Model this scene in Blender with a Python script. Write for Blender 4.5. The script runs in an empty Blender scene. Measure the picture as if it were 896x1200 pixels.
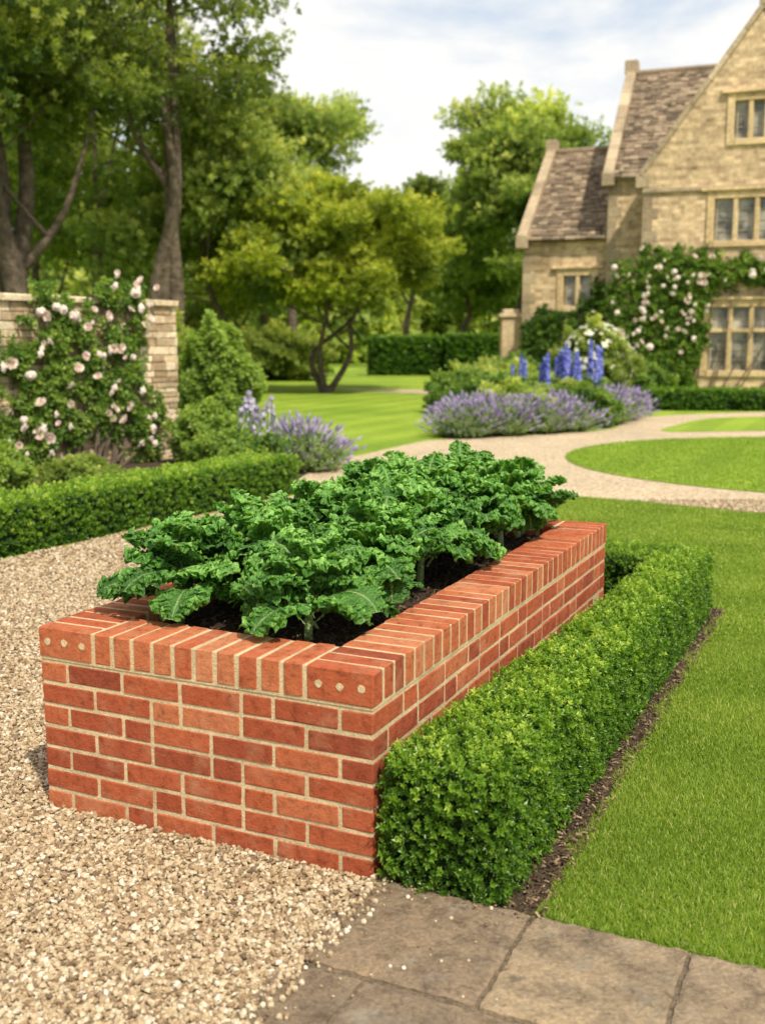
import bpy, math, random
import numpy as np
from mathutils import Vector
rng = np.random.default_rng(7)
random.seed(7)
scene = bpy.context.scene
COL = scene.collection

# ------------------------------------------------------------------ helpers
def link(o):
    COL.objects.link(o); return o

def build(name, V, faces, mats, midx=None, tint=None, smooth=False, extra=None):
    V = np.asarray(V, dtype=np.float32).reshape(-1, 3)
    me = bpy.data.meshes.new(name)
    if not isinstance(faces, list): faces = [faces]
    faces = [np.asarray(f, dtype=np.int32) for f in faces if len(f)]
    idx = np.concatenate([f.ravel() for f in faces])
    tot = np.concatenate([np.full(len(f), f.shape[1], dtype=np.int32) for f in faces])
    start = np.concatenate([[0], np.cumsum(tot)[:-1]]).astype(np.int32)
    me.vertices.add(len(V)); me.vertices.foreach_set('co', V.ravel())
    me.loops.add(len(idx)); me.loops.foreach_set('vertex_index', idx)
    me.polygons.add(len(tot)); me.polygons.foreach_set('loop_start', start)
    if midx is not None:
        me.polygons.foreach_set('material_index', np.asarray(midx, dtype=np.int32))
    me.polygons.foreach_set('use_smooth', np.full(len(tot), bool(smooth), dtype=bool))
    if not isinstance(mats, (list, tuple)): mats = [mats]
    for m in mats: me.materials.append(m)
    if tint is not None:
        at = me.attributes.new('tint', 'FLOAT', 'POINT')
        at.data.foreach_set('value', np.asarray(tint, dtype=np.float32))
    if extra is not None:
        at = me.attributes.new('rib', 'FLOAT', 'POINT')
        at.data.foreach_set('value', np.asarray(extra, dtype=np.float32))
    me.update(calc_edges=True)
    return me

class MB:
    def __init__(s): s.V=[]; s.F={}; s.M={}; s.T=[]; s.E=[]; s.n=0
    def add(s, V, F, mat=0, tint=0.5, extra=0.0):
        V=np.asarray(V,dtype=np.float32).reshape(-1,3)
        if not isinstance(F, list): F=[F]
        for f in F:
            f=np.asarray(f,dtype=np.int64)
            if len(f)==0: continue
            k=f.shape[1]
            s.F.setdefault(k,[]).append(f+s.n); s.M.setdefault(k,[]).append(np.full(len(f),mat))
        s.V.append(V)
        s.T.append(np.broadcast_to(np.asarray(tint,dtype=np.float32),(len(V),)))
        s.E.append(np.broadcast_to(np.asarray(extra,dtype=np.float32),(len(V),)))
        s.n+=len(V)
    def mesh(s,name,mats,smooth=False,extra=False):
        ks=sorted(s.F)
        faces=[np.concatenate(s.F[k]) for k in ks]
        mid=np.concatenate([np.concatenate(s.M[k]) for k in ks])
        return build(name,np.concatenate(s.V),faces,mats,mid,np.concatenate(s.T),smooth,np.concatenate(s.E) if extra else None)

def empty(name, loc, rz=0, label=None, category=None, group=None, parent=None, scale=1):
    o=bpy.data.objects.new(name,None); link(o)
    o.location=loc; o.rotation_euler=(0,0,rz); o.scale=(scale,)*3 if np.isscalar(scale) else scale
    o.empty_display_size=.1
    if parent: o.parent=parent
    if label: o["label"]=label
    if category: o["category"]=category
    if group: o["group"]=group
    return o
def part(name, me, parent, loc=(0,0,0), rot=(0,0,0), scale=(1,1,1), label=None, kind=None):
    o=bpy.data.objects.new(name,me); link(o); o.parent=parent
    o.location=loc; o.rotation_euler=rot; o.scale=scale
    if label: o["label"]=label
    if kind: o["kind"]=kind
    return o
def solo(name, me, loc=(0,0,0), rz=0, label=None, category=None, group=None, kind=None):
    o=bpy.data.objects.new(name,me); link(o); o.location=loc; o.rotation_euler=(0,0,rz)
    if label:o["label"]=label
    if category:o["category"]=category
    if group:o["group"]=group
    if kind:o["kind"]=kind
    return o

def _tmpl():
    C=[(i,j,k) for i in (0,1) for j in (0,1) for k in (0,1)]
    ci={c:n for n,c in enumerate(C)}
    quads=[];tris=[]
    P=np.zeros((24,3))
    for c in C:
        for A in range(3):
            p=[0,0,0]
            for x in range(3):
                s=1 if c[x] else -1
                p[x]= s*(1.0 if x==A else 0.8)
            P[ci[c]*3+A]=p
    for A in range(3):
        o=[x for x in range(3) if x!=A]
        for s in (0,1):
            ring=[]
            for (p,q) in ((0,0),(1,0),(1,1),(0,1)):
                c=[0,0,0]; c[A]=s; c[o[0]]=p; c[o[1]]=q
                ring.append(ci[tuple(c)]*3+A)
            quads.append(ring)
    for B in range(3):
        A,Cx=[x for x in range(3) if x!=B]
        for p in (0,1):
            for q in (0,1):
                c=[0,0,0]; c[A]=p;c[Cx]=q
                c1=c[:];c1[B]=0;c2=c[:];c2[B]=1
                i1=ci[tuple(c1)]*3;i2=ci[tuple(c2)]*3
                quads.append([i1+A,i2+A,i2+Cx,i1+Cx])
    for c in C: tris.append([ci[c]*3,ci[c]*3+1,ci[c]*3+2])
    def fix(F):
        out=[]
        for f in F:
            p=P[f]; n=np.cross(p[1]-p[0],p[2]-p[0]); m=p.mean(0)
            out.append(f if n@m>0 else f[::-1])
        return np.array(out)
    sign=np.zeros((24,3));full=np.zeros((24,3))
    for c in C:
        for A in range(3):
            sign[ci[c]*3+A]=[1 if c[x] else -1 for x in range(3)]
            full[ci[c]*3+A,A]=1
    return fix(quads),fix(tris),sign,full
TQ,TT,TS,TFULL=_tmpl()
def boxes(B, c=0.004, jit=0.0):
    B=np.asarray(B,dtype=float).reshape(-1,6)
    ctr=np.stack([(B[:,0]+B[:,1])/2,(B[:,2]+B[:,3])/2,(B[:,4]+B[:,5])/2],1)
    hf=np.stack([(B[:,1]-B[:,0])/2,(B[:,3]-B[:,2])/2,(B[:,5]-B[:,4])/2],1)
    V=ctr[:,None,:]+TS[None]*(hf[:,None,:]-c*(1-TFULL[None]))
    if jit: V=V+np.clip(rng.normal(0,jit,V.shape),-1.6*jit,1.6*jit)
    N=len(B); off=(np.arange(N)*24)[:,None,None]
    return V.reshape(-1,3),[(TQ[None]+off).reshape(-1,4),(TT[None]+off).reshape(-1,3)]
def rep(t,k): return np.repeat(np.asarray(t),k)

def basis(d, roll=None):
    d=d/np.linalg.norm(d,axis=1,keepdims=True)
    N=len(d)
    r=rng.normal(size=(N,3)); x=np.cross(r,d); x/=np.linalg.norm(x,axis=1,keepdims=True)+1e-9
    y=np.cross(d,x)
    return np.stack([x,y,d],2)
def inst(PV,PF,pos,R,sc,mb,mat=0,tint=None,tv=0.1,pt=None,extra=0.0):
    PV=np.asarray(PV,float);N=len(pos);n=len(PV)
    sc=np.asarray(sc,float)
    if sc.ndim==1: S=PV[None]*sc[:,None,None]
    else: S=PV[None]*sc[:,None,:]
    V=np.einsum('nij,nkj->nki',R,S)+pos[:,None,:]
    if tint is None: tint=rng.random(N)
    T=np.repeat(tint,n).reshape(N,n)
    if pt is not None: T=T+pt[None]
    T=T+rng.normal(0,tv,(N,1))
    PF=[np.asarray(f) for f in (PF if isinstance(PF,list) else [PF])]
    F=[(f[None]+(np.arange(N)*n)[:,None,None]).reshape(-1,f.shape[1]) for f in PF]
    mb.add(V.reshape(-1,3),F,mat,T.ravel(),extra)

def spray(n,leaf,width,spread,length,seed):
    r=np.random.default_rng(seed);V=[];F=[]
    for i in range(n):
        t=(i+.5)/n; base=np.array([0,0,t*length])
        ang=i*2.4+r.random()*.6; el=(1-t)*spread+.25+r.random()*.3
        d=np.array([math.cos(ang)*math.sin(el),math.sin(ang)*math.sin(el),math.cos(el)])
        side=np.cross(d,[0,0,1.]);side/=np.linalg.norm(side)+1e-9
        up=np.cross(side,d)
        L=leaf*(.8+.4*r.random());W=width*(.8+.4*r.random())
        k=len(V)
        V+= [base, base+d*L*.5+side*W*.5+up*W*.22, base+d*L-up*W*.15, base+d*L*.5-side*W*.5+up*W*.22]
        F+= [[k,k+1,k+2],[k,k+2,k+3]]
    return np.array(V),np.array(F)

def tube(path,rad,ns=8):
    path=np.asarray(path,float);n=len(path);rad=np.asarray(rad,float)
    tg=np.gradient(path,axis=0);tg/=np.linalg.norm(tg,axis=1,keepdims=True)+1e-9
    ref=np.array([.31,.17,.93]) if abs(tg[0][2])<.8 else np.array([1.,.1,0])
    x=np.cross(tg,ref);x/=np.linalg.norm(x,axis=1,keepdims=True)+1e-9
    y=np.cross(tg,x)
    a=np.linspace(0,2*math.pi,ns,endpoint=False)
    V=path[:,None]+rad[:,None,None]*(np.cos(a)[None,:,None]*x[:,None]+np.sin(a)[None,:,None]*y[:,None])
    i=np.arange(n-1)[:,None];j=np.arange(ns)[None]
    F=np.stack([i*ns+j,i*ns+(j+1)%ns,(i+1)*ns+(j+1)%ns,(i+1)*ns+j],2).reshape(-1,4)
    return V.reshape(-1,3),F

def catmull(P,n=8,closed=False):
    P=[np.array(p,float) for p in P];N=len(P);out=[]
    rngi=range(N if closed else N-1)
    for i in rngi:
        p0=P[(i-1)%N] if closed or i>0 else P[0]
        p1=P[i];p2=P[(i+1)%N];p3=P[(i+2)%N] if closed or i+2<N else P[-1]
        for k in range(n):
            t=k/n
            out.append(.5*((2*p1)+(-p0+p2)*t+(2*p0-5*p1+4*p2-p3)*t*t+(-p0+3*p1-3*p2+p3)*t**3))
    if not closed: out.append(P[-1])
    return np.array(out)
def sheet(name,poly,z,mat,label=None):
    poly=np.asarray(poly,float)
    a=np.sum(poly[:,0]*np.roll(poly[:,1],-1)-np.roll(poly[:,0],-1)*poly[:,1])
    if a<0: poly=poly[::-1]
    V=np.column_stack([poly,np.full(len(poly),z)])
    me=build(name,V,np.arange(len(V))[None],mat)
    return solo(name,me,kind="structure",label=label)
def inpoly(x,y,poly):
    poly=np.asarray(poly);ins=np.zeros(len(x),bool);n=len(poly);j=n-1
    for i in range(n):
        xi,yi=poly[i];xj,yj=poly[j]
        c=((yi>y)!=(yj>y))&(x<(xj-xi)*(y-yi)/(yj-yi+1e-12)+xi)
        ins^=c;j=i
    return ins

# ------------------------------------------------------------------ materials
def newmat(name):
    m=bpy.data.materials.new(name);m.use_nodes=True
    nt=m.node_tree;nt.nodes.clear()
    out=nt.nodes.new('ShaderNodeOutputMaterial');b=nt.nodes.new('ShaderNodeBsdfPrincipled')
    nt.links.new(b.outputs[0],out.inputs[0])
    return m,nt,b,out
def ramp(nt,stops,inp=None,interp='LINEAR'):
    r=nt.nodes.new('ShaderNodeValToRGB');e=r.color_ramp.elements
    r.color_ramp.interpolation=interp
    while len(e)<len(stops): e.new(.5)
    for i,(p,c) in enumerate(stops):
        e[i].position=p;e[i].color=(*c,1) if len(c)==3 else c
    if inp is not None: nt.links.new(inp,r.inputs[0])
    return r
def attr(nt,name='tint'):
    a=nt.nodes.new('ShaderNodeAttribute');a.attribute_name=name;return a.outputs['Fac']
def noise(nt,scale,detail=4,vec=None,rough=.55,dist=0):
    n=nt.nodes.new('ShaderNodeTexNoise');n.inputs['Scale'].default_value=scale
    n.inputs['Detail'].default_value=detail;n.inputs['Roughness'].default_value=rough
    n.inputs['Distortion'].default_value=dist
    if vec is not None: nt.links.new(vec,n.inputs['Vector'])
    return n
def coord(nt,which='Object'):
    t=nt.nodes.new('ShaderNodeTexCoord');return t.outputs[which]
def geopos(nt):
    g=nt.nodes.new('ShaderNodeNewGeometry');return g.outputs['Position']
def mix(nt,fac,a,b,mode='MIX'):
    m=nt.nodes.new('ShaderNodeMix');m.data_type='RGBA';m.blend_type=mode
    for s,v in ((0,fac),(6,a),(7,b)):
        if hasattr(v,'is_linked') or hasattr(v,'links'): nt.links.new(v,m.inputs[s])
        elif s==0: m.inputs[0].default_value=v
        else: m.inputs[s].default_value=(*v,1)
    return m.outputs[2]
def math_(nt,op,a,b=None):
    m=nt.nodes.new('ShaderNodeMath');m.operation=op
    for i,v in enumerate((a,b)):
        if v is None: continue
        if hasattr(v,'links'): nt.links.new(v,m.inputs[i])
        else: m.inputs[i].default_value=v
    return m.outputs[0]
def bump(nt,h,strength,dist,b,prev=None):
    n=nt.nodes.new('ShaderNodeBump');n.inputs['Strength'].default_value=strength;n.inputs['Distance'].default_value=dist
    nt.links.new(h,n.inputs['Height'])
    if prev is not None: nt.links.new(prev,n.inputs['Normal'])
    if b is not None: nt.links.new(n.outputs[0],b.inputs['Normal'])
    return n.outputs[0]

def leafmat(name,stops,trans=.35,rough=.5,tcol=None,spec=.4,noise_s=None):
    m,nt,b,out=newmat(name)
    r=ramp(nt,stops,attr(nt))
    colr=r.outputs[0]
    if noise_s:
        n=noise(nt,noise_s,3,geopos(nt))
        rr=ramp(nt,[(.3,(.75,.76,.75)),(.7,(1.22,1.18,1.1))],n.outputs[0])
        colr=mix(nt,1.0,colr,rr.outputs[0],'MULTIPLY')
    nt.links.new(colr,b.inputs['Base Color']);b.inputs['Roughness'].default_value=rough
    b.inputs['Specular IOR Level'].default_value=spec
    t=nt.nodes.new('ShaderNodeBsdfTranslucent')
    tc=mix(nt,1.0,colr,tcol or (1.6,1.6,.6),'MULTIPLY')
    nt.links.new(tc,t.inputs[0])
    ms=nt.nodes.new('ShaderNodeMixShader');ms.inputs[0].default_value=trans
    nt.links.new(b.outputs[0],ms.inputs[1]);nt.links.new(t.outputs[0],ms.inputs[2])
    nt.links.new(ms.outputs[0],out.inputs[0])
    return m
def simple(name,colr,rough=.8,nscale=None,var=.25,bs=0,bd=.01,spec=.3):
    m,nt,b,out=newmat(name)
    b.inputs['Roughness'].default_value=rough;b.inputs['Specular IOR Level'].default_value=spec
    if nscale:
        n=noise(nt,nscale,6,coord(nt))
        r=ramp(nt,[(.3,tuple(c*(1-var) for c in colr)),(.7,tuple(c*(1+var) for c in colr))],n.outputs[0])
        nt.links.new(r.outputs[0],b.inputs['Base Color'])
        if bs: bump(nt,n.outputs[0],bs,bd,b)
    else: b.inputs['Base Color'].default_value=(*colr,1)
    return m

def brickmat():
    m,nt,b,out=newmat('red_brick')
    r=ramp(nt,[(0,(.27,.062,.030)),(.25,(.35,.078,.034)),(.6,(.44,.108,.044)),(.85,(.50,.155,.066)),(1,(.55,.21,.10))],attr(nt))
    o=coord(nt)
    n=noise(nt,26,9,o,.72);n2=noise(nt,9,5,o);n3=noise(nt,150,5,o,.75)
    n4=noise(nt,17,7,o,.75,.3)
    r1=ramp(nt,[(.30,(.50,.42,.38)),(.48,(1,1,1)),(.72,(1.22,1.26,1.3))],n.outputs[0])
    c=mix(nt,1,r.outputs[0],r1.outputs[0],'MULTIPLY')
    r2=ramp(nt,[(.52,(0,0,0)),(.78,(.5,.5,.5))],n2.outputs[0])
    c=mix(nt,r2.outputs[0],c,(.56,.30,.17))
    r3=ramp(nt,[(.57,(0,0,0)),(.70,(.65,.65,.65))],n3.outputs[0])
    c=mix(nt,r3.outputs[0],c,(.14,.035,.022))
    r4=ramp(nt,[(.60,(0,0,0)),(.67,(.6,.6,.6))],n4.outputs[0])
    c=mix(nt,r4.outputs[0],c,(.17,.045,.03))
    nt.links.new(c,b.inputs['Base Color']);b.inputs['Roughness'].default_value=.88
    b.inputs['Specular IOR Level'].default_value=.2
    p=bump(nt,n.outputs[0],1.0,.011,None);p=bump(nt,n4.outputs[0],.9,.008,None,p);bump(nt,n3.outputs[0],.7,.003,b,p)
    return m
BRICK=brickmat()
def mortarmat():
    m,nt,b,out=newmat('lime_mortar')
    n=noise(nt,120,6,coord(nt),.7);n2=noise(nt,6,4,coord(nt))
    r=ramp(nt,[(.3,(.50,.37,.21)),(.6,(.76,.60,.37))],n.outputs[0])
    r2=ramp(nt,[(.3,(.72,.70,.66)),(.6,(1,1,1))],n2.outputs[0])
    nt.links.new(mix(nt,1,r.outputs[0],r2.outputs[0],'MULTIPLY'),b.inputs['Base Color']);b.inputs['Roughness'].default_value=.95
    bump(nt,n.outputs[0],1.0,.007,b);return m
MORTAR=mortarmat()
SOIL=simple('dark_soil',(.040,.026,.017),.95,60,.5,1,.02)
def kalemat():
    m,nt,b,out=newmat('curly_kale_leaf')
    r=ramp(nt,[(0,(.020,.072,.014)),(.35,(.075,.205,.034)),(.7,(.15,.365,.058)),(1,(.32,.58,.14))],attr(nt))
    rb=attr(nt,'rib')
    o=coord(nt)
    v=nt.nodes.new('ShaderNodeTexVoronoi');v.feature='SMOOTH_F1';v.inputs['Scale'].default_value=115;nt.links.new(o,v.inputs['Vector'])
    n=noise(nt,220,3,o)
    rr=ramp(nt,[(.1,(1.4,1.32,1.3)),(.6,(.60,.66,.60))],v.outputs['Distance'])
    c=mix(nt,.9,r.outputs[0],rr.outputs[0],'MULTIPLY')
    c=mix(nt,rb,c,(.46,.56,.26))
    nt.links.new(c,b.inputs['Base Color']);b.inputs['Roughness'].default_value=.48
    b.inputs['Specular IOR Level'].default_value=.38
    inv=math_(nt,'SUBTRACT',1.0,v.outputs['Distance'])
    p=bump(nt,inv,.9,.010,None);bump(nt,n.outputs[0],.4,.002,b,p)
    t=nt.nodes.new('ShaderNodeBsdfTranslucent');nt.links.new(mix(nt,1,c,(1.7,1.6,.6),'MULTIPLY'),t.inputs[0])
    ms=nt.nodes.new('ShaderNodeMixShader');ms.inputs[0].default_value=.3
    nt.links.new(b.outputs[0],ms.inputs[1]);nt.links.new(t.outputs[0],ms.inputs[2]);nt.links.new(ms.outputs[0],out.inputs[0])
    return m
KALE=kalemat()
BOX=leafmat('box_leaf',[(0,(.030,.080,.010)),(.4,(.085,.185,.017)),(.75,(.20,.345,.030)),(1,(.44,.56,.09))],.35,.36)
BOXD=simple('hedge_interior',(.014,.032,.008),1,25,.4,1,.03)
LEAF_A=leafmat('oak_leaf',[(0,(.06,.105,.022)),(.5,(.21,.29,.055)),(1,(.56,.60,.16))],.5,.55,(1.55,1.45,.55),noise_s=.35)
LEAF_B=leafmat('yellow_green_leaf',[(0,(.13,.19,.020)),(.5,(.37,.45,.050)),(1,(.68,.70,.15))],.5,.55,(1.45,1.38,.5),noise_s=.5)
LEAF_C=leafmat('dark_leaf',[(0,(.030,.065,.016)),(.5,(.10,.17,.035)),(1,(.26,.34,.07))],.4,.55,noise_s=.3)
LEAF_D=leafmat('lime_leaf',[(0,(.09,.155,.034)),(.5,(.29,.39,.095)),(1,(.64,.68,.24))],.5,.55,(1.45,1.4,.55),noise_s=.3)
LEAF_R=leafmat('rose_leaf',[(0,(.035,.085,.018)),(.5,(.12,.22,.036)),(1,(.32,.43,.08))],.35,.45)
BARK=simple('bark',(.12,.092,.066),.95,6,.45,1,.08)
PINK=leafmat('pink_petal',[(0,(.86,.64,.56)),(.5,(.92,.80,.73)),(1,(.94,.89,.84))],.3,.6,(1,.93,.88))
WHITEP=leafmat('white_petal',[(0,(.75,.73,.55)),(1,(.88,.88,.80))],.3,.6,(1,1,.9))
LAV=leafmat('lavender_flower',[(0,(.24,.18,.38)),(.5,(.40,.32,.56)),(1,(.58,.50,.70))],.3,.7,(1,.9,1))
LAVS=leafmat('lavender_stem',[(0,(.12,.20,.07)),(1,(.30,.38,.17))],.3,.7)
DELP=leafmat('delphinium_flower',[(0,(.07,.09,.45)),(.5,(.16,.20,.68)),(1,(.42,.46,.85))],.3,.6,(1,1,1))

def lawnmat():
    m,nt,b,out=newmat('lawn_grass')
    p=geopos(nt)
    n1=noise(nt,.35,3,p);n2=noise(nt,6,6,p,.7);n3=noise(nt,120,5,p,.75)
    r=ramp(nt,[(.3,(.19,.30,.030)),(.55,(.27,.38,.042)),(.8,(.37,.45,.062))],n1.outputs[0])
    r2=ramp(nt,[(.3,(.78,.82,.75)),(.7,(1.18,1.14,1.1))],n2.outputs[0])
    r3=ramp(nt,[(.3,(.6,.64,.6)),(.7,(1.25,1.22,1.2))],n3.outputs[0])
    c=mix(nt,1,r.outputs[0],r2.outputs[0],'MULTIPLY');c=mix(nt,.8,c,r3.outputs[0],'MULTIPLY')
    mp=nt.nodes.new('ShaderNodeMapping');mp.inputs['Rotation'].default_value=(0,0,math.radians(25));nt.links.new(p,mp.inputs[0])
    w=nt.nodes.new('ShaderNodeTexWave');w.inputs['Scale'].default_value=.32;w.inputs['Distortion'].default_value=.4;nt.links.new(mp.outputs[0],w.inputs[0])
    rw=ramp(nt,[(.4,(.9,.92,.9)),(.6,(1.08,1.06,1.04))],w.outputs[1])
    c=mix(nt,1,c,rw.outputs[0],'MULTIPLY')
    nt.links.new(c,b.inputs['Base Color']);b.inputs['Roughness'].default_value=.8;b.inputs['Specular IOR Level'].default_value=.15
    bump(nt,n3.outputs[0],.7,.02,b);return m
LAWN=lawnmat()
GRASS=leafmat('grass_blade',[(0,(.09,.16,.016)),(.5,(.225,.345,.036)),(.85,(.37,.48,.065)),(1,(.60,.58,.22))],.35,.5,(1.3,1.3,.5),.3)
def gravelmat():
    m,nt,b,out=newmat('gravel_ground')
    p=geopos(nt)
    v=nt.nodes.new('ShaderNodeTexVoronoi');v.inputs['Scale'].default_value=55;nt.links.new(p,v.inputs['Vector'])
    sx=nt.nodes.new('ShaderNodeSeparateColor');nt.links.new(v.outputs['Color'],sx.inputs[0])
    r=ramp(nt,[(0,(.27,.19,.11)),(.4,(.46,.35,.22)),(.8,(.62,.50,.345)),(1,(.72,.62,.48))],sx.outputs[0])
    n=noise(nt,.8,4,p);rn=ramp(nt,[(.3,(.88,.88,.88)),(.7,(1.1,1.08,1.05))],n.outputs[0])
    c=mix(nt,1,r.outputs[0],rn.outputs[0],'MULTIPLY')
    nt.links.new(c,b.inputs['Base Color']);b.inputs['Roughness'].default_value=.9
    inv=math_(nt,'SUBTRACT',1.0,v.outputs['Distance']);bump(nt,inv,.8,.012,b);return m
GRAVEL=gravelmat()
def pebmat():
    m,nt,b,out=newmat('gravel_stone')
    r=ramp(nt,[(0,(.11,.075,.045)),(.2,(.26,.172,.095)),(.45,(.41,.300,.175)),(.7,(.51,.41,.265)),(.9,(.59,.52,.39)),(1,(.70,.66,.57))],attr(nt))
    n=noise(nt,160,3,geopos(nt));rn=ramp(nt,[(.3,(.75,.75,.75)),(.7,(1.15,1.12,1.1))],n.outputs[0])
    nt.links.new(mix(nt,1,r.outputs[0],rn.outputs[0],'MULTIPLY'),b.inputs['Base Color']);b.inputs['Roughness'].default_value=.7;return m
PEB=pebmat()
MULCH=leafmat('bark_mulch',[(0,(.03,.018,.010)),(.5,(.12,.075,.042)),(1,(.36,.25,.15))],.0,.9)
def slabmat():
    m,nt,b,out=newmat('york_stone_slab')
    o=coord(nt)
    r=ramp(nt,[(0,(.30,.215,.140)),(.5,(.37,.275,.180)),(1,(.46,.345,.22))],attr(nt))
    n=noise(nt,2.5,8,o,.6);n2=noise(nt,13,9,o,.75);n3=noise(nt,75,7,o,.8);n5=noise(nt,24,6,o,.7);n6=noise(nt,7,8,o,.75)
    r1=ramp(nt,[(.3,(.62,.61,.60)),(.5,(.98,.97,.95)),(.7,(1.24,1.2,1.12))],n.outputs[0])
    c=mix(nt,1,r.outputs[0],r1.outputs[0],'MULTIPLY')
    r2=ramp(nt,[(.35,(.50,.46,.42)),(.5,(1,1,1)),(.7,(1.28,1.23,1.16))],n2.outputs[0]);c=mix(nt,.9,c,r2.outputs[0],'MULTIPLY')
    r3=ramp(nt,[(.3,(.45,.45,.45)),(.7,(1.45,1.45,1.45))],n3.outputs[0]);c=mix(nt,.9,c,r3.outputs[0],'MULTIPLY')
    r5=ramp(nt,[(.58,(0,0,0)),(.66,(.6,.6,.6))],n5.outputs[0]);c=mix(nt,r5.outputs[0],c,(.11,.086,.062))
    r6=ramp(nt,[(.55,(0,0,0)),(.68,(.6,.6,.6))],n6.outputs[0]);c=mix(nt,r6.outputs[0],c,(.44,.39,.31))
    nt.links.new(c,b.inputs['Base Color']);b.inputs['Roughness'].default_value=.85
    p=bump(nt,n2.outputs[0],1.0,.022,None);bump(nt,n3.outputs[0],1.0,.008,b,p);return m
SLAB=slabmat()
def stonemat(name,stops,bs=.5):
    m,nt,b,out=newmat(name)
    r=ramp(nt,stops,attr(nt));o=coord(nt)
    n=noise(nt,14,6,o,.65);n2=noise(nt,1.2,4,o)
    r1=ramp(nt,[(.3,(.6,.6,.6)),(.7,(1.25,1.22,1.18))],n.outputs[0]);c=mix(nt,1,r.outputs[0],r1.outputs[0],'MULTIPLY')
    r2=ramp(nt,[(.3,(.72,.71,.68)),(.6,(1.1,1.08,1.05))],n2.outputs[0]);c=mix(nt,1,c,r2.outputs[0],'MULTIPLY')
    nt.links.new(c,b.inputs['Base Color']);b.inputs['Roughness'].default_value=.9
    bump(nt,n.outputs[0],bs,.02,b);return m
DRY=stonemat('cotswold_rubble',[(0,(.36,.26,.16)),(.5,(.60,.47,.31)),(1,(.78,.67,.50))])
DRYJ=simple('rubble_joint',(.22,.17,.11),1,20,.3)
TILE=stonemat('stone_roof_tile',[(0,(.12,.088,.060)),(.5,(.23,.170,.115)),(1,(.37,.29,.20))])
TRIM=stonemat('ashlar_trim',[(0,(.56,.41,.22)),(1,(.72,.55,.33))],.3)
def housewall():
    m,nt,b,out=newmat('coursed_limestone')
    o=coord(nt)
    s=nt.nodes.new('ShaderNodeSeparateXYZ');nt.links.new(o,s.inputs[0])
    nw=noise(nt,1.1,3,o)
    zz=math_(nt,'ADD',s.outputs[2],math_(nt,'MULTIPLY',nw.outputs[0],.12))
    c_=nt.nodes.new('ShaderNodeCombineXYZ');nt.links.new(math_(nt,'ADD',s.outputs[0],s.outputs[1]),c_.inputs[0]);nt.links.new(zz,c_.inputs[1])
    def br(sc,w,h):
        t=nt.nodes.new('ShaderNodeTexBrick');nt.links.new(c_.outputs[0],t.inputs['Vector'])
        t.inputs['Scale'].default_value=sc;t.inputs['Brick Width'].default_value=w;t.inputs['Row Height'].default_value=h
        t.inputs['Mortar Size'].default_value=.010;t.inputs['Mortar Smooth'].default_value=.4
        t.inputs['Color1'].default_value=(.30,.22,.135,1);t.inputs['Color2'].default_value=(.80,.64,.43,1);t.inputs['Mortar'].default_value=(.52,.42,.28,1)
        t.offset_frequency=2;t.squash=.7;t.squash_frequency=3
        return t
    t=br(1,.31,.11);t2=br(1,.22,.11)
    nn=noise(nt,.5,5,o,.65)
    c=mix(nt,.5,t.outputs[0],t2.outputs[0])
    r1=ramp(nt,[(.3,(.60,.55,.48)),(.5,(1,.96,.91)),(.72,(1.22,1.17,1.08))],nn.outputs[0]);c=mix(nt,1,c,r1.outputs[0],'MULTIPLY')
    n=noise(nt,5,7,o,.7);r2=ramp(nt,[(.3,(.64,.60,.56)),(.7,(1.25,1.22,1.2))],n.outputs[0]);c=mix(nt,1,c,r2.outputs[0],'MULTIPLY')
    nt.links.new(c,b.inputs['Base Color']);b.inputs['Roughness'].default_value=.92
    bump(nt,n.outputs[0],.5,.03,b);return m
HWALL=housewall()
def glassmat():
    m,nt,b,out=newmat('window_pane')
    o=coord(nt);n=noise(nt,1.6,3,o);r=ramp(nt,[(.36,(.07,.065,.05)),(.62,(.50,.46,.36))],n.outputs[0])  # warm interior and pale reflections painted into the pane colour
    nt.links.new(r.outputs[0],b.inputs['Base Color']);b.inputs['Roughness'].default_value=.15;b.inputs['Specular IOR Level'].default_value=.6
    return m
GLASS=glassmat()
LEAD=simple('window_casement',(.50,.44,.32),.6)

# ------------------------------------------------------------------ planter frame
TH=math.atan2(-.424,.906)
P0=np.array([-.027,2.912])
XR=np.array([math.cos(TH),math.sin(TH)]);BD=np.array([-math.sin(TH),math.cos(TH)])
def pw(x,b):
    return P0+np.multiply.outer(np.asarray(x,float),XR)+np.multiply.outer(np.asarray(b,float),BD)
W=1.2275;D=2.8025;S=.225;H_=.1125;J=.0130
planter=empty('brick_planter',(P0[0],P0[1],0),TH,"rectangular raised red brick planter with cream mortar on gravel","planter")
def run(pattern,start):
    out=[];x=start
    for ch in pattern:
        L=S if ch=='S' else H_
        out.append((x+.0015,x+L-J+.0015));x+=L
    return out
B=[];nc=7
EF=["SHSSS","SSSHS"];OF=["SSHSSS","SSSHSS"]
ES=["SSHSSHSSHSSHSSH","SHSSHSSHSSHSSHS"];OS=["SSHSSHSSHSSHSH","SSSHSSHSSSHSH"]
def jj(): return float(np.clip(rng.normal(0,.0006),-.0008,.0008))
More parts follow.
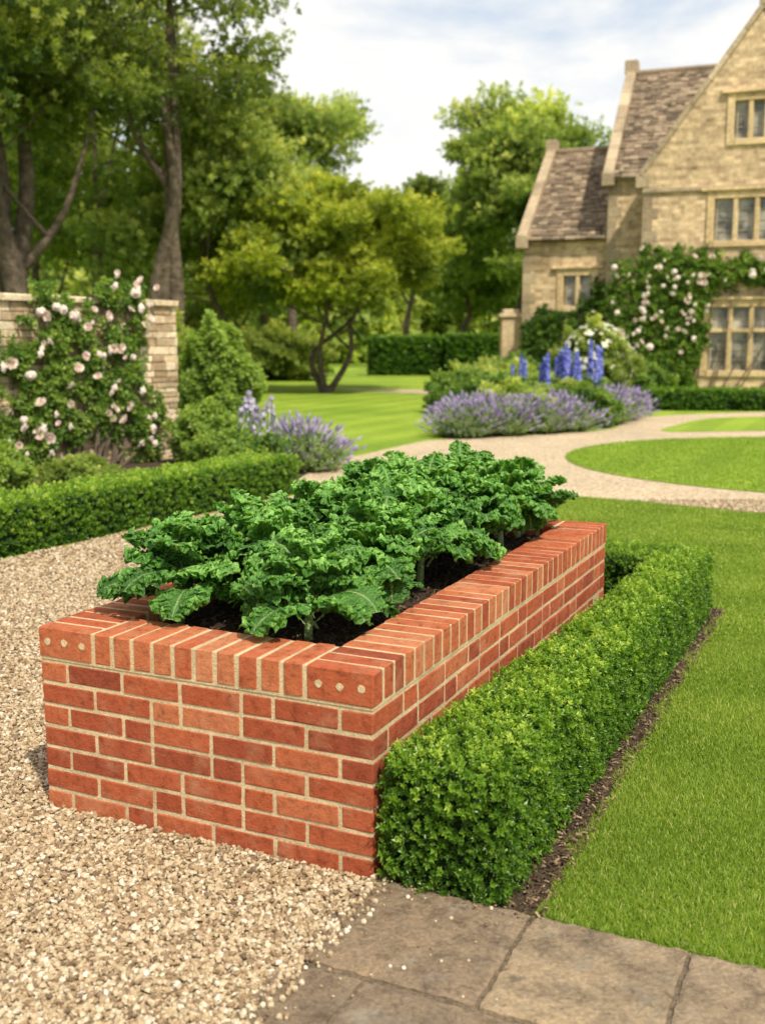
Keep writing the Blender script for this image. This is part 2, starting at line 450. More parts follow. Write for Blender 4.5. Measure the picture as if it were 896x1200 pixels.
for r in range(nc):
    z0=r*.075+.003;z1=z0+.0625;k=(r//2)%2
    if r%2==0: fp=run(EF[k],.1125);sp=run(ES[k],0)
    else: fp=run(OF[k],0);sp=run(OS[k],.1125)
    fp=[(max(p,.0),min(q,W)) for p,q in fp];sp=[(max(p,0),min(q,D)) for p,q in sp]
    if r%2==0: sp[0]=(0,sp[0][1])
    else: fp[0]=(0,fp[0][1]);fp[-1]=(fp[-1][0],W)
    for (p,q) in fp:
        B.append((-W+p,-W+q,jj(),.1025,z0,z1)); B.append((-W+p,-W+q,D-.1025,D+jj(),z0,z1))
    for (p,q) in sp:
        B.append((-.1025,jj(),p,q,z0,z1)); B.append((-W+jj(),-W+.1025,p,q,z0,z1))
B=np.array(B)
B[:,4:]+=rng.normal(0,.0010,(len(B),1))
V,F=boxes(B,.0034,.0007)
mb=MB();t=np.clip(rng.beta(2.0,2.0,len(B)),0,1);mb.add(V,F,0,rep(t,24))
m_=.0031
V,F=boxes([(-W+m_,-m_,m_,.214,0,.5265),(-W+m_,-m_,D-.214,D-m_,0,.5265),(-.214,-m_,.2145,D-.2145,0,.5265),(-W+m_,-W+.214,.2145,D-.2145,0,.5265)],.001)
mb.add(V,F,1)
part('wall',mb.mesh('planter_wall',[BRICK,MORTAR]),planter)
B=[];zc0=.535;zc1=.637;JC=.0145
step=(D+JC)/37
for i in range(37):
    y0=i*step;B.append((-.215,0.003+jj(),y0-.003*(i==0),y0+step-JC+.003*(i==36),zc0,zc1));B.append((-W-.003+jj(),-W+.215,y0-.003*(i==0),y0+step-JC+.003*(i==36),zc0,zc1))
xi0=-W+.229;xi1=-.229;n=10;st=(xi1-xi0+JC)/n
for i in range(n):
    x0=xi0+i*st;B.append((x0,x0+st-JC,-.003+jj(),.215,zc0,zc1));B.append((x0,x0+st-JC,D-.215,D+.003+jj(),zc0,zc1))
B=np.array(B);B[:,4:]+=np.clip(rng.normal(0,.0008,(len(B),1)),-.0009,.002)
mb=MB();V,F=boxes(B,.0040,.0007);t=np.clip(rng.beta(2.4,1.6,len(B)),0,1);mb.add(V,F,0,rep(t,24))
V,F=boxes([(-W,-W+.213,.0,D,.5265,zc1-.003),(-.213,0,.0,D,.5265,zc1-.003),(-W+.2135,-.2135,.0,.213,.5265,zc1-.003),(-W+.2135,-.2135,D-.213,D,.5265,zc1-.003)],.001);mb.add(V,F,1)
for cx in (-.035,-.105,-.175,-W+.035,-W+.105,-W+.178):
    a=np.linspace(0,2*math.pi,14,endpoint=False);rr=.0120+rng.normal(0,.0012,14);cz=.588+rng.normal(0,.002)
    ring=np.stack([cx+np.cos(a)*rr,np.full(14,-.0049),cz+np.sin(a)*rr],1)
    ring2=ring.copy();ring2[:,1]=.003
    V=np.concatenate([ring,ring2]);i=np.arange(14)
    mb.add(V,[np.arange(14)[None],np.stack([i,i+14,(i+1)%14+14,(i+1)%14],1)],1)
part('coping',mb.mesh('planter_coping',[BRICK,MORTAR]),planter)
gx,gy=np.meshgrid(np.linspace(-W+.213,-.213,50),np.linspace(.213,D-.213,130),indexing='ij')
gz=.575+.010*np.sin(gx*31+np.sin(gy*17))+.008*np.sin(gy*43+gx*13)+rng.normal(0,.006,gx.shape)
def grid_faces(nu,nv):
    i=np.arange(nu-1)[:,None];j=np.arange(nv-1)[None]
    return np.stack([i*nv+j,(i+1)*nv+j,(i+1)*nv+j+1,i*nv+j+1],2).reshape(-1,4)
mb=MB();mb.add(np.stack([gx,gy,gz],2).reshape(-1,3),grid_faces(50,130))
part('soil',mb.mesh('planter_soil',[SOIL]),planter)

# ------------------------------------------------------------------ kale
def kale_leaf(mb,origin,az,L,Wd,phi0,phi1,frill,rs,tb,pet=.24):
    nu,nv=130,29
    u=np.linspace(0,1,nu);w=np.linspace(-1,1,nv)
    phi=phi0+(phi1-phi0)*u**1.9
    ds=L/(nu-1)
    r=np.cumsum(np.sin(phi))*ds;z=np.cumsum(np.cos(phi))*ds
    tw=rs.normal(0,.35)
    sway=np.sin(u*2.2+rs.random()*6)*.03*L/.3
    d=np.stack([np.sin(phi),np.zeros(nu),np.cos(phi)],1)
    nrm=np.stack([-np.cos(phi),np.zeros(nu),np.sin(phi)],1)
    sid=np.array([0,1,0.])
    s=np.clip((u-pet)/(1-pet),0,1)
    prof=np.sin(np.pi*np.clip(s,0,1)**.95)**.5
    prof=np.where(s<=0,0,prof)
    lobes=1+.20*np.sin(u*26+rs.random()*6)+.12*np.sin(u*49+rs.random()*6)
    half=.0050*(1.2-.5*u)+Wd*.5*prof*lobes
    U=u[:,None];Wv=w[None,:]
    aw=np.abs(Wv)
    ph1,ph2,ph3,ph4=rs.random(4)*6.28
    sg=np.sign(Wv)
    k1=L/.3*100;k2=L/.3*235
    env=frill*(aw**1.4)*np.minimum(1,half[:,None]/(Wd*.28))
    A1=.0155*env
    arg=U*k1+ph1+sg*1.7+1.6*np.sin(U*17+ph3)+aw*5.0
    f_n=A1*np.sin(arg)+.0070*env*aw*np.sin(U*k2+ph2+sg*2.1-aw*7)+.010*env*np.sin(U*41+ph4+sg)
    f_t=A1*1.2*np.cos(arg+.5)+.006*env*np.cos(U*k2+ph4)
    f_s=.011*env*np.sin(arg*1.3+ph3)*sg
    bl=.0042*frill*np.sin(U*100+Wv*9+ph2)*np.sin(Wv*13+ph3+U*20)*np.minimum(1,aw*3)*np.minimum(1,prof[:,None]*2)
    cup=(.28*half[:,None]*(aw**2))*(1 if frill>.6 else .4)
    cup=cup-.80*frill*half[:,None]*np.clip(aw-.55,0,1)**1.0
    tt=math.sin(tw)*half[:,None]*Wv*.7
    base=np.stack([r,sway,z],1)
    P=base[:,None,:]+sid*(half[:,None]*Wv*.84+f_s)[...,None]+nrm[:,None,:]*(f_n+bl+cup+tt)[...,None]+d[:,None,:]*(f_t+.10*half[:,None]*aw)[...,None]
    ca,sa=math.cos(az),math.sin(az)
    R=np.array([[ca,-sa,0],[sa,ca,0],[0,0,1]])
    P=P.reshape(-1,3)@R.T+origin
    rib=np.clip(1-aw*half[:,None]/(.0052*(1.3-U)),0,1)*np.ones_like(U*Wv)
    rib=rib*.95*(1-.4*U)
    rib[half<.0085]=.95
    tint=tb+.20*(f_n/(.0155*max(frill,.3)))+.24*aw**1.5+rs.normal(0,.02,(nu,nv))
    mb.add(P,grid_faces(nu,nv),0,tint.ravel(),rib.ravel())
def kale_mesh(seed):
    rs=np.random.default_rng(seed);mb=MB()
    n=26;az=rs.random()*6.28
    for i in range(n):
        t=i/(n-1)
        az+=2.399+rs.normal(0,.28)
        L=.38-.20*t+rs.normal(0,.026);Wd=.195-.070*t+rs.normal(0,.014)
        phi0=.84-.70*t+rs.normal(0,.08);phi1=2.55-1.35*t+rs.normal(0,.24)
        fr=1.0 if rs.random()>.15 or t>.25 else .5
        o=np.array([0,0,.05+.20*t])
        kale_leaf(mb,o,az,L,Wd*(1.15 if fr<.6 else 1),phi0,phi1,fr,rs,.30+.22*t+rs.normal(0,.10)+(.0 if fr>.6 else -.05),pet=.33-.13*t)
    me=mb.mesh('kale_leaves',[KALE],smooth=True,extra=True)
    st=MB();p=np.array([[0,0,-.03],[.004,.003,.06],[0,.004,.16],[0,0,.27]]);V,F=tube(p,[.017,.015,.013,.008],10);st.add(V,F,0,.8,.7)
    return me,st.mesh('kale_stalk',[KALE],smooth=True,extra=True)
KM=[kale_mesh(100+i) for i in range(5)]
kp=[(-.95,.44,.95),(-.44,.46,.92),(-.69,.60,.96),(-.90,.88,.98),(-.42,.90,.98),(-.65,1.10,1.04),(-.88,1.32,1.0),(-.42,1.36,1.02),(-.64,1.58,1.06),(-.88,1.78,1.04),(-.40,1.80,1.02),(-.62,2.02,1.08),(-.88,2.2,1.04),(-.38,2.22,1.02),(-.62,2.42,1.06),(-.88,2.50,.95),(-.36,2.52,.98)]
for i,(x,b,s) in enumerate(kp):
    xy=pw(x+random.uniform(-.03,.03),b+random.uniform(-.03,.03))
    pl=empty('kale_plant',(xy[0],xy[1],.572),0,"curly green kale plant growing in brick planter soil","kale","curly kale plants in the brick planter",scale=s)
    pl.rotation_euler=(random.uniform(-.08,.08),random.uniform(-.08,.08),random.uniform(0,6.28))
    lm,sm=KM[i%5]
    part('leaves',lm,pl);part('stalk',sm,pl)

# ------------------------------------------------------------------ hedges
SPR1=spray(8,.0155,.0095,1.1,.017,1)
SPR2=spray(8,.035,.022,1.1,.045,2)
SPR3=spray(8,.09,.055,1.1,.12,3)
def hedge_mesh(segs,h,dens,spr,mat=BOX,core=BOXD,mapf=None,rough=.02,tb=.45,depth=.03,sc=(.75,1.25),rnd=.025):
    mb=MB()
    for (x0,x1,y0,y1) in segs:
        lx,ly=x1-x0,y1-y0
        faces=[('t',lx*ly),('x0',ly*h),('x1',ly*h),('y0',lx*h),('y1',lx*h)]
        for f,A in faces:
            N=int(A*dens)
            a,b_=rng.random(N),rng.random(N)
            if f=='t': P=np.stack([x0+a*lx,y0+b_*ly,np.full(N,h)],1)
            elif f=='x0': P=np.stack([np.full(N,x0),y0+a*ly,b_*h],1)
            elif f=='x1': P=np.stack([np.full(N,x1),y0+a*ly,b_*h],1)
            elif f=='y0': P=np.stack([x0+a*lx,np.full(N,y0),b_*h],1)
            else: P=np.stack([x0+a*lx,np.full(N,y1),b_*h],1)
            c=np.array([(x0+x1)/2,(y0+y1)/2,h*.5]);hf=np.array([lx/2,ly/2,h/2]);rr=min(rnd,h*.25)
            q=P-c;lim=np.maximum(hf-rr,0);inner=np.clip(q,-lim,lim);inner[:,2]=np.clip(q[:,2],-h,lim[2]);dv=q-inner
            ln=np.linalg.norm(dv,axis=1,keepdims=True)+1e-9
            nn=dv/ln;P=c+inner+nn*np.minimum(ln,rr)
            und=np.sin(P[:,0]*11+P[:,2]*7+P[:,1]*3)*np.sin(P[:,1]*13+P[:,2]*9+1)*rough+np.sin(P[:,0]*37+P[:,1]*29+P[:,2]*31)*rough*.5
            off=und+rng.uniform(-depth,depth*.5,N)
            strag=(rng.random(N)<.04)*rng.uniform(0,depth*1.1,N)
            P=P+nn*(off+strag)[:,None]
            P[:,2]=np.maximum(P[:,2],.012)
            d=nn+np.array([0,0,.45])+rng.normal(0,.5,(N,3))
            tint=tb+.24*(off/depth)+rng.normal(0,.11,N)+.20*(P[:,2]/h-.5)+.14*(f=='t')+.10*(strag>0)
            if mapf is not None: P=mapf(P)
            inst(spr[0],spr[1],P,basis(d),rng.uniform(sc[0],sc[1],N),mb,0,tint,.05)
        e=depth*1.1
        Vb,Fb=boxes([(x0+e,x1-e,y0+e,y1-e,0.0,h-e)],.03)
        if mapf is not None: Vb=mapf(Vb)
        mb.add(Vb,Fb,1)
    return mb.mesh('hedge_mesh',[mat,core])
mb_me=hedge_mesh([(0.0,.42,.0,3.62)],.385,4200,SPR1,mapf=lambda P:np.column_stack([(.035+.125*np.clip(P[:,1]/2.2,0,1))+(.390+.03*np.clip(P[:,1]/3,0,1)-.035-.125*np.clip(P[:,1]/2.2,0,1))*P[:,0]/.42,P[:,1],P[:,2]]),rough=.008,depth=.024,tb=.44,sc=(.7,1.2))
me2=hedge_mesh([(-1.0,.16,3.2,3.6)],.385,2600,SPR1,rough=.008,depth=.024,tb=.44)
hd=empty('box_hedge',(P0[0],P0[1],0),TH,"L-shaped clipped green box hedge wrapped around the brick planter","hedge")
part('side_hedge_run',mb_me,hd);part('return_hedge_run',me2,hd)

hdir=math.atan2(3.25,1.8)
ho=np.array([-2.78,7.65]);du=np.array([math.cos(hdir),math.sin(hdir)])
start=ho-du*3.2
me=hedge_mesh([(0,7.1,0,.55)],.37,1700,SPR2,rough=.012,tb=.48,depth=.028,sc=(.45,.78))
solo('box_hedge',me,(start[0],start[1],0),hdir,"long low clipped box hedge bordering the gravel yard","hedge")

# ------------------------------------------------------------------ ground & sheets
gp=300
solo('ground',build('ground',[(-gp,-20,0),(gp,-20,0),(gp,500,0),(-gp,500,0)],np.array([[0,1,2,3]]),LAWN),kind="structure",label="mown green lawn")
lw=[(1.55,6.1),(1.15,7.3),(.95,8.6),(1.15,10.0),(1.85,10.75),(2.6,10.35),(3.52,9.67),(6,8.5),(12,7)]
lowc=catmull(lw,6)
up=[(12,24.0),(8.6,24.0),(5.3,22.2),(4.2,19.4),(2.8,18.2),(1.0,17.2),(.5,16.6),(-.55,14.2),(-1.15,12.6)]
upc=catmull(up,6)
hedge_in=[tuple(ho+du*3.9+np.array([.1,0])),tuple(start+np.array([.1,-.0])),(-7,-1)]
gpoly=np.concatenate([lowc,upc,np.array(hedge_in),np.array([(-2,-1)]),pw([.0],[-3.5]),pw([.0],[0]),pw([-.2],[.3]),pw([-.2],[3.3])])
sheet('gravel_path',gpoly,.004,GRAVEL,"pale honey gravel yard and curving path")
a=np.linspace(0,2*math.pi,64,endpoint=False)
isl=np.stack([6.2+3.75*np.cos(a),13.95+3.6*np.sin(a)],1)
sheet('lawn',isl,.010,LAWN,"round lawn island inside the gravel drive")
isl2=catmull([(5.0,18.7),(5.6,20.2),(7.2,22.2),(11,22.6),(15,22),(15,19),(9.5,19.2),(7,18.9)],6,True)
sheet('lawn',isl2,.010,LAWN,"grass strip between gravel and house hedge")
sheet('gravel_path',[(-.9,34.6),(2.2,31.5),(3.2,33.2),(1.8,35.2),(-1.5,35.8)],.005,GRAVEL,"thin gravel path crossing the far lawn")
soil=np.concatenate([pw([-.02,.48],[-.02,-.02]),pw([.49,.48,.50,.49],[.6,1.5,2.5,3.75]),pw([-1.1,-1.1],[3.75,2.9])])
SOILM=simple('mulched_soil',(.075,.050,.030),.95,80,.6,1,.02)
sheet('flower_bed_soil',soil,.008,SOILM,"dark mulched strip at the hedge foot")
bed1=[(-3.6,7.2),tuple(ho+du*3.85+np.array([-.2,0])),(-.75,13.9),(-2.4,16.2),(-7.8,8.6),(-5,4.5)]
sheet('flower_bed_soil',bed1,.007,SOILM,"soil bed between low hedge and garden wall")
bed2=catmull([(1.0,17.5),(2.8,18.5),(4.2,19.8),(5.1,22.2),(5.0,26),(3.2,27.5),(1.7,24)],6,True)
sheet('flower_bed_soil',bed2,.007,SOILM,"flower bed beside curved gravel path")

rows=[(-.459,0,[0.0,.487,.905,1.40,1.95,2.5]),(-.92,-.467,[-.02,.2,.70,1.15,1.7,2.3]),(-1.4,-.93,[-.0,.45,.95,1.5,2.1])]
mb=MB()
def rag(t,seed,amp=.0010):
    return amp*(np.sin(t*23+seed)+.8*np.sin(t*61+seed*2.3)+1.1*np.sin(t*157+seed*5))
sid_=0
for (b0,b1,xs) in rows:
    for x0,x1 in zip(xs[:-1],xs[1:]):
        sid_+=1;g=.0065;x0g,x1g,b0g,b1g=x0+g,x1-g,b0+g,b1-g;M=44
        U,Vv=np.meshgrid(np.linspace(0,1,M),np.linspace(0,1,M),indexing='ij')
        X=x0g+(x1g-x0g)*U;Y=b0g+(b1g-b0g)*Vv
        X=X+rag(Y,sid_)*(1-U)+rag(Y,sid_+7)*U;Y=Y+rag(X,sid_+3)*(1-Vv)+rag(X,sid_+11)*Vv
        e=np.minimum(np.minimum(U,1-U),np.minimum(Vv,1-Vv))
        zt=.022+rng.normal(0,.0012)+.0010*np.sin(X*17+sid_)*np.sin(Y*13)+rng.normal(0,.0005,X.shape)
        zt=zt-.003*np.clip(1-e*M*.8,0,1)*(1+.7*np.sin(X*70+Y*55))
        xy=P0+np.multiply.outer(X.ravel(),XR)+np.multiply.outer(Y.ravel(),BD)
        Vt=np.column_stack([xy,zt.ravel()])
        tn=rng.random()
        mb.add(Vt,grid_faces(M,M),0,tn)
        idx=np.concatenate([np.arange(M)*M,(M-1)*M+np.arange(1,M),(np.arange(M-2,-1,-1))*M+M-1,np.arange(M-2,0,-1)])
        ring=Vt[idx];low=ring.copy();low[:,2]=-.02;k=len(ring);i=np.arange(k)
        mb.add(np.concatenate([ring,low]),np.stack([(i+1)%k,i,i+k,(i+1)%k+k],1)[:,::-1],0,tn)
pv=pw([-.02,2.5,2.5,-.02],[0.0,0.0,-1.42,-1.42])
pv=np.array([pw(-.02,0.),pw(2.5,0.),pw(2.5,-1.42),pw(-.02,-1.42)])
mb.add(np.column_stack([pv[::-1],np.full(4,.014)]),np.array([[0,1,2,3]]),1)
JOINT=simple('sandy_joint',(.16,.12,.08),.95,90,.5,1,.01)
solo('stone_paving',mb.mesh('paving',[SLAB,JOINT]),kind="structure",label="worn buff-brown flagstone paving")

def icosa():
    p=(1+5**.5)/2
    V=np.array([(-1,p,0),(1,p,0),(-1,-p,0),(1,-p,0),(0,-1,p),(0,1,p),(0,-1,-p),(0,1,-p),(p,0,-1),(p,0,1),(-p,0,-1),(-p,0,1)],float)
    V/=np.linalg.norm(V[0])
    F=np.array([(0,11,5),(0,5,1),(0,1,7),(0,7,10),(0,10,11),(1,5,9),(5,11,4),(11,10,2),(10,7,6),(7,1,8),(3,9,4),(3,4,2),(3,2,6),(3,6,8),(3,8,9),(4,9,5),(2,4,11),(6,2,10),(8,6,7),(9,8,1)])
    return V,F
IV,IF=icosa()
mb=MB()
def planter_mask(x,y):
    q=np.stack([x,y],1)-P0;lx=q@XR;lb=q@BD
    return (lx>-W-.004)&(lx<.02)&(lb>-.004)&(lb<D+.01), lx,lb
def scatter(y0,y1,dens,smin,smax):
    xw=.40*y1+.6
    N=int((y1-y0)*2*xw*dens);x=rng.uniform(-xw,xw,N);y=rng.uniform(y0,y1,N)
    ok=inpoly(x,y,gpoly);m,lx,lb=planter_mask(x,y);ok&=~m
    ok&=~((lx>-.01)&(lb<.0)&(lb>-1.5))
    ok&=~((lx>-.0)&(lb>=0)&(lb<3.7))
    ok&=(np.abs(x)<.40*y+.45)
    x=x[ok];y=y[ok];n=len(x)
    s=np.exp(rng.uniform(np.log(smin),np.log(smax),n))
    for k in range(5):
        sel=np.arange(n)%5==k;PV=IV*(1+np.random.default_rng(k).uniform(-.32,.32,(12,1)))
        ns=sel.sum();sc=s[sel][:,None]*np.stack([rng.uniform(.8,1.4,ns),rng.uniform(.7,1.05,ns),rng.uniform(.45,.8,ns)],1)
        d=np.array([0,0,1.])+rng.normal(0,.45,(ns,3))
        pos=np.stack([x[sel],y[sel],.004+s[sel]*.35+rng.uniform(0,.012,ns)],1)
        inst(PV,IF,pos,basis(d),sc,mb,0,np.clip(rng.beta(1.5,1.5,ns),0,1),.0)
scatter(1.9,3.2,14500,.0044,.0112)
scatter(3.2,4.6,10000,.0052,.0115)
scatter(4.6,7.0,5800,.0068,.0122)
scatter(7.0,10.5,2600,.009,.015)
N=520;lx=np.abs(rng.normal(0,.035,N));lb=-rng.random(N)*1.1;p=P0+lx[:,None]*XR+lb[:,None]*BD
inst(IV,IF,np.column_stack([p,np.full(N,.026)]),basis(rng.normal(0,1,(N,3))),rng.uniform(.003,.0095,N),mb,0,rng.random(N),0)
N=70;lx=np.abs(rng.normal(0,.20,N));lb=-rng.random(N)*1.1;p=P0+lx[:,None]*XR+lb[:,None]*BD
inst(IV,IF,np.column_stack([p,np.full(N,.025)]),basis(rng.normal(0,1,(N,3))),rng.uniform(.002,.007,N),mb,0,rng.random(N),0)
N=26;p=P0+rng.uniform(.1,1.6,N)[:,None]*XR-(rng.random(N)*.9)[:,None]*BD
inst(IV,IF,np.column_stack([p,np.full(N,.025)]),basis(rng.normal(0,1,(N,3))),rng.uniform(.002,.005,N),mb,0,rng.random(N),0)
solo('gravel',mb.mesh('gravel',[PEB]),kind="stuff",label="loose pale honey gravel stones",category="gravel")
mb=MB();N=9000;lx=rng.uniform(.0,.51,N);lb=rng.uniform(-.05,3.75,N);p=P0+lx[:,None]*XR+lb[:,None]*BD
chip=np.array([(-1,-.35,0),(1,-.3,0),(.9,.35,.1),(-.9,.3,.1),(0,0,.35)]);cf=np.array([(0,1,4),(1,2,4),(2,3,4),(3,0,4)])
inst(chip,cf,np.column_stack([p,np.full(N,.010)+rng.random(N)*.014]),basis(np.array([0,0,1.])+rng.normal(0,.4,(N,3))),rng.uniform(.004,.012,N),mb,0,rng.random(N)**1.3,0)
N=5000
p=P0+rng.uniform(-W+.215,-.215,N)[:,None]*XR+rng.uniform(.215,D-.215,N)[:,None]*BD
inst(chip,cf,np.column_stack([p,np.full(N,.582)+rng.random(N)*.010]),basis(np.array([0,0,1.])+rng.normal(0,.5,(N,3))),rng.uniform(.004,.011,N),mb,0,rng.random(N)*.6,0)
solo('bark_mulch',mb.mesh('mulch',[MULCH]),kind="stuff",label="dark bark mulch chips",category="mulch")

mb=MB()
blade=np.array([(-.5,0,0),(.5,0,0),(.32,.0,.55),(-.32,0,.55),(0,.18,1)],float)
bf=[np.array([(0,1,2,3)]),np.array([(3,2,4)])]
def grass(y0,y1,dens,hh,ww,xl=.44,pad=.4):
    xw=xl*y1+pad;N=int((y1-y0)*2*xw*dens);x=rng.uniform(-.6,xw,N);y=rng.uniform(y0,y1,N)
    ok=(x<xl*y+pad)&~inpoly(x,y,gpoly)
    q=np.stack([x,y],1)-P0;lx=q@XR;lb=q@BD
    edge=.475+.018*np.sin(lb*9)+.012*np.sin(lb*23)
    ok&=~((lx<edge)&(lb<3.76)&(lb>-.02)) & ~((lb<=.012+.012*np.sin(lx*17))&(lb>-1.5)&(lx<2.52))
    ok&=~((lx<.2)&(lb<3.8))
    x=x[ok];y=y[ok];n=len(x)
    d=np.array([0,0,1.])+rng.normal(0,.48,(n,3));d[:,2]=np.abs(d[:,2])
    R=basis(d)
    pat=np.sin(x*5+np.sin(y*3)*2)*.5+np.sin(y*7+x*2)*.5
    h=rng.uniform(.5,1.2,n)*hh*(1+.15*pat)
    sc=np.stack([np.full(n,ww)*rng.uniform(.7,1.3,n),h,h],1)
    t=.48+.10*pat+rng.normal(0,.18,n);t=np.where(rng.random(n)<.06,1.0,t)
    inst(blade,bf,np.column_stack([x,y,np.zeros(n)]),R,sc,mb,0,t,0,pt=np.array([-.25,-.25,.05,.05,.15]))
grass(2.2,3.8,44000,.027,.0026)
grass(3.8,5.5,28000,.027,.0034)
grass(5.5,8.0,13000,.027,.005)
grass(8.0,10.9,7000,.028,.007)
N=45000;x=rng.uniform(2.3,8,N);y=rng.uniform(10.2,17.7,N);ok=inpoly(x,y,isl)&(x<.45*y+.5);x=x[ok];y=y[ok];n=len(x)
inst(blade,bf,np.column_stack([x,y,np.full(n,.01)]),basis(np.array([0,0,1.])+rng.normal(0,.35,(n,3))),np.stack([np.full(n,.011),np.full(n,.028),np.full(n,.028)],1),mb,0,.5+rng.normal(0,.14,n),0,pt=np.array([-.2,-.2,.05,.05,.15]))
solo('grass',mb.mesh('grass',[GRASS]),kind="stuff",label="short mown grass blades",category="grass")

# ------------------------------------------------------------------ garden wall
wd=math.atan2(.813,.583);wl=8.0
wo=np.array([-2.75,14.5])-wl*np.array([math.cos(wd),math.sin(wd)])
gw=empty('garden_wall',(wo[0],wo[1],0),wd,"old honey-coloured rubble stone wall with flat coping","wall")
B=[];z=0
while z<2.02:
    h=random.uniform(.06,.12);x=-random.random()*.2
    while x<wl:
        l=random.uniform(.12,.38);B.append((max(x,0),min(x+l,wl)-.008,random.uniform(-.008,.01),.42,z,z+h-.008));x+=l
    z+=h
B=[b for b in B if b[1]-b[0]>.03]
mb=MB();V,F=boxes(B,.008,.003);mb.add(V,F,0,rep(rng.random(len(B)),24));V,F=boxes([(.012,wl-.02,.02,.40,0,z-.01)],.002);mb.add(V,F,1)
part('stonework',mb.mesh('wall_stones',[DRY,DRYJ]),gw)
B=[];x=-.03
while x<wl:
    l=random.uniform(.35,.6);B.append((x,min(x+l,wl+.05)-.01,-.05,.47,z,z+.075+random.uniform(-.006,.01)));x+=l
mb=MB();V,F=boxes([b for b in B if b[1]-b[0]>.05],.01,.004);mb.add(V,F,0,rep(.5+.5*rng.random(len(V)//24),24));part('coping',mb.mesh('wall_coping',[DRY]),gw)

def bloom_mesh(seed,mat):
    r=np.random.default_rng(seed);mb=MB()
    for ring,(n,el,L) in enumerate([(7,1.25,.050),(7,1.0,.047),(6,.7,.042),(5,.42,.036),(4,.2,.030)]):
        for i in range(n):
            a=i*6.283/n+ring*.5+r.normal(0,.1);e=el+r.normal(0,.08)
            d=np.array([math.cos(a)*math.sin(e),math.sin(a)*math.sin(e),math.cos(e)]);s=np.array([-math.sin(a),math.cos(a),0]);u=np.cross(d,s)
            b=np.array([0,0,-.006*ring]);w=L*.75
            V=[b,b+d*L*.45+s*w*.6-u*0.006,b+d*L+s*w*.35,b+d*L*1.08+u*.006,b+d*L-s*w*.35,b+d*L*.45-s*w*.6-u*.006,b+d*L*.6-u*.012]
            mb.add(np.array(V),np.array([(0,1,6),(1,2,6),(2,3,6),(3,4,6),(4,5,6),(5,0,6)]),0,np.clip(.75-.16*ring+r.normal(0,.08),0,1)*np.ones(7))
    return mb.mesh('rose_bloom',[mat],smooth=True)
BLOOM=[bloom_mesh(i,PINK) for i in range(3)]
def climber(parent_loc,rz,blobs,dens,spr,nbloom,bloomscale,label,fdepth=.3,leafs=(.8,1.3),bloomz=.2,bout=.1,tb=.45,extra_centres=(),cut=-.35,spread=.075,cluster=1.5):
    th=empty('climbing_rose',parent_loc,rz,label,"climbing rose")
    mb=MB();allp=[]
    for (x,z,rx,rz_) in blobs:
        N=int(math.pi*rx*rz_*dens);a=rng.random(N)*6.283;r=np.sqrt(rng.random(N))*(1+.16*np.sin(a*5+x*7)+.14*np.sin(a*11+z))
        px=x+np.cos(a)*r*rx;pz=z+np.sin(a)*r*rz_
        cl=np.sin(px*9+np.sin(pz*7)*1.5)*np.sin(pz*10+px*3)
        keep=cl>cut-.5*rng.random(N);px,pz,r=px[keep],pz[keep],r[keep];N=len(px);cl=cl[keep]
        dep=fdepth*np.sqrt(np.clip(1-r*r*.9,0,1))*(.7+.3*cl)
        py=-.03-dep*rng.random(N)**.5
        P=np.stack([px,py,np.maximum(pz,.02)],1)
        d=np.array([0,-.8,.45])+rng.normal(0,.55,(N,3))
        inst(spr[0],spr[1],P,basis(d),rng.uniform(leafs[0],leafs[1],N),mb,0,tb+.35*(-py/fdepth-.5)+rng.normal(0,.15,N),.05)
        allp.append(P[rng.permutation(N)[:int(60+400*rx*rz_)]])
    part('foliage',mb.mesh('rose_foliage',[LEAF_R]),th)
    st=MB()
    x0=np.mean([b[0] for b in blobs])
    for k,(x,z,rx,rz_) in enumerate(blobs):
        for q in range(2):
            bx=x0+(x-x0)*.5+random.uniform(-.2,.2)
            base=np.array([bx,-.06,0]);tip=np.array([x+random.uniform(-1,1)*rx,-.07,z+rz_*random.uniform(.3,.9)]);mid=(base+tip)/2+np.array([(x-x0)*.2+random.uniform(-.15,.15),-.03,0])
            V,F=tube(catmull([base,mid,tip],5),np.linspace(.022,.006,11),6);st.add(V,F,0,.5)
    part('stem',st.mesh('rose_stems',[BARK]),th)
    AP=np.concatenate(allp);AP=AP[(AP[:,2]>bloomz)]
    AP=AP[rng.permutation(len(AP))];cent=list(AP[:max(6,int(nbloom/cluster))])+[np.array(c) for c in extra_centres]
    random.shuffle(cent)
    for i in range(nbloom):
        c=cent[i%len(cent)];sp=spread*bloomscale/1.6
        p=(c[0]+random.gauss(0,sp),-fdepth*.75-bout-random.random()*.05,c[2]+random.gauss(0,sp))
        if p[2]<.1: continue
        s=bloomscale*random.uniform(.6,1.15)
        part('rose_bloom',BLOOM[i%3],th,p,(1.2+random.uniform(-.5,.5),random.uniform(-.6,.6),random.uniform(0,6)),(s,s,s))
    return th
SPRR=spray(7,.055,.036,1.1,.06,5)
climber((wo[0],wo[1],0),wd,[(5.2,1.0,.5,.65),(5.9,1.35,.5,.6),(6.5,1.45,.42,.55),(7.0,1.0,.35,.75),(6.2,.75,.6,.45),(7.35,.5,.28,.5),(6.7,2.08,.22,.22),(7.2,1.85,.15,.35),(4.6,1.2,.6,.8),(5.5,.45,.5,.3),(5.9,2.05,.3,.18),(7.1,2.15,.2,.16)],640,SPRR,100,1.3,"climbing rose with pale pink blooms on stone wall",.18,tb=.58,bout=.06,cut=-.1,spread=.10,extra_centres=[(6.7,0,2.2),(7.1,0,2.2),(7.3,0,2.0),(5.9,0,2.1),(6.8,0,2.3),(6.6,0,1.9)])

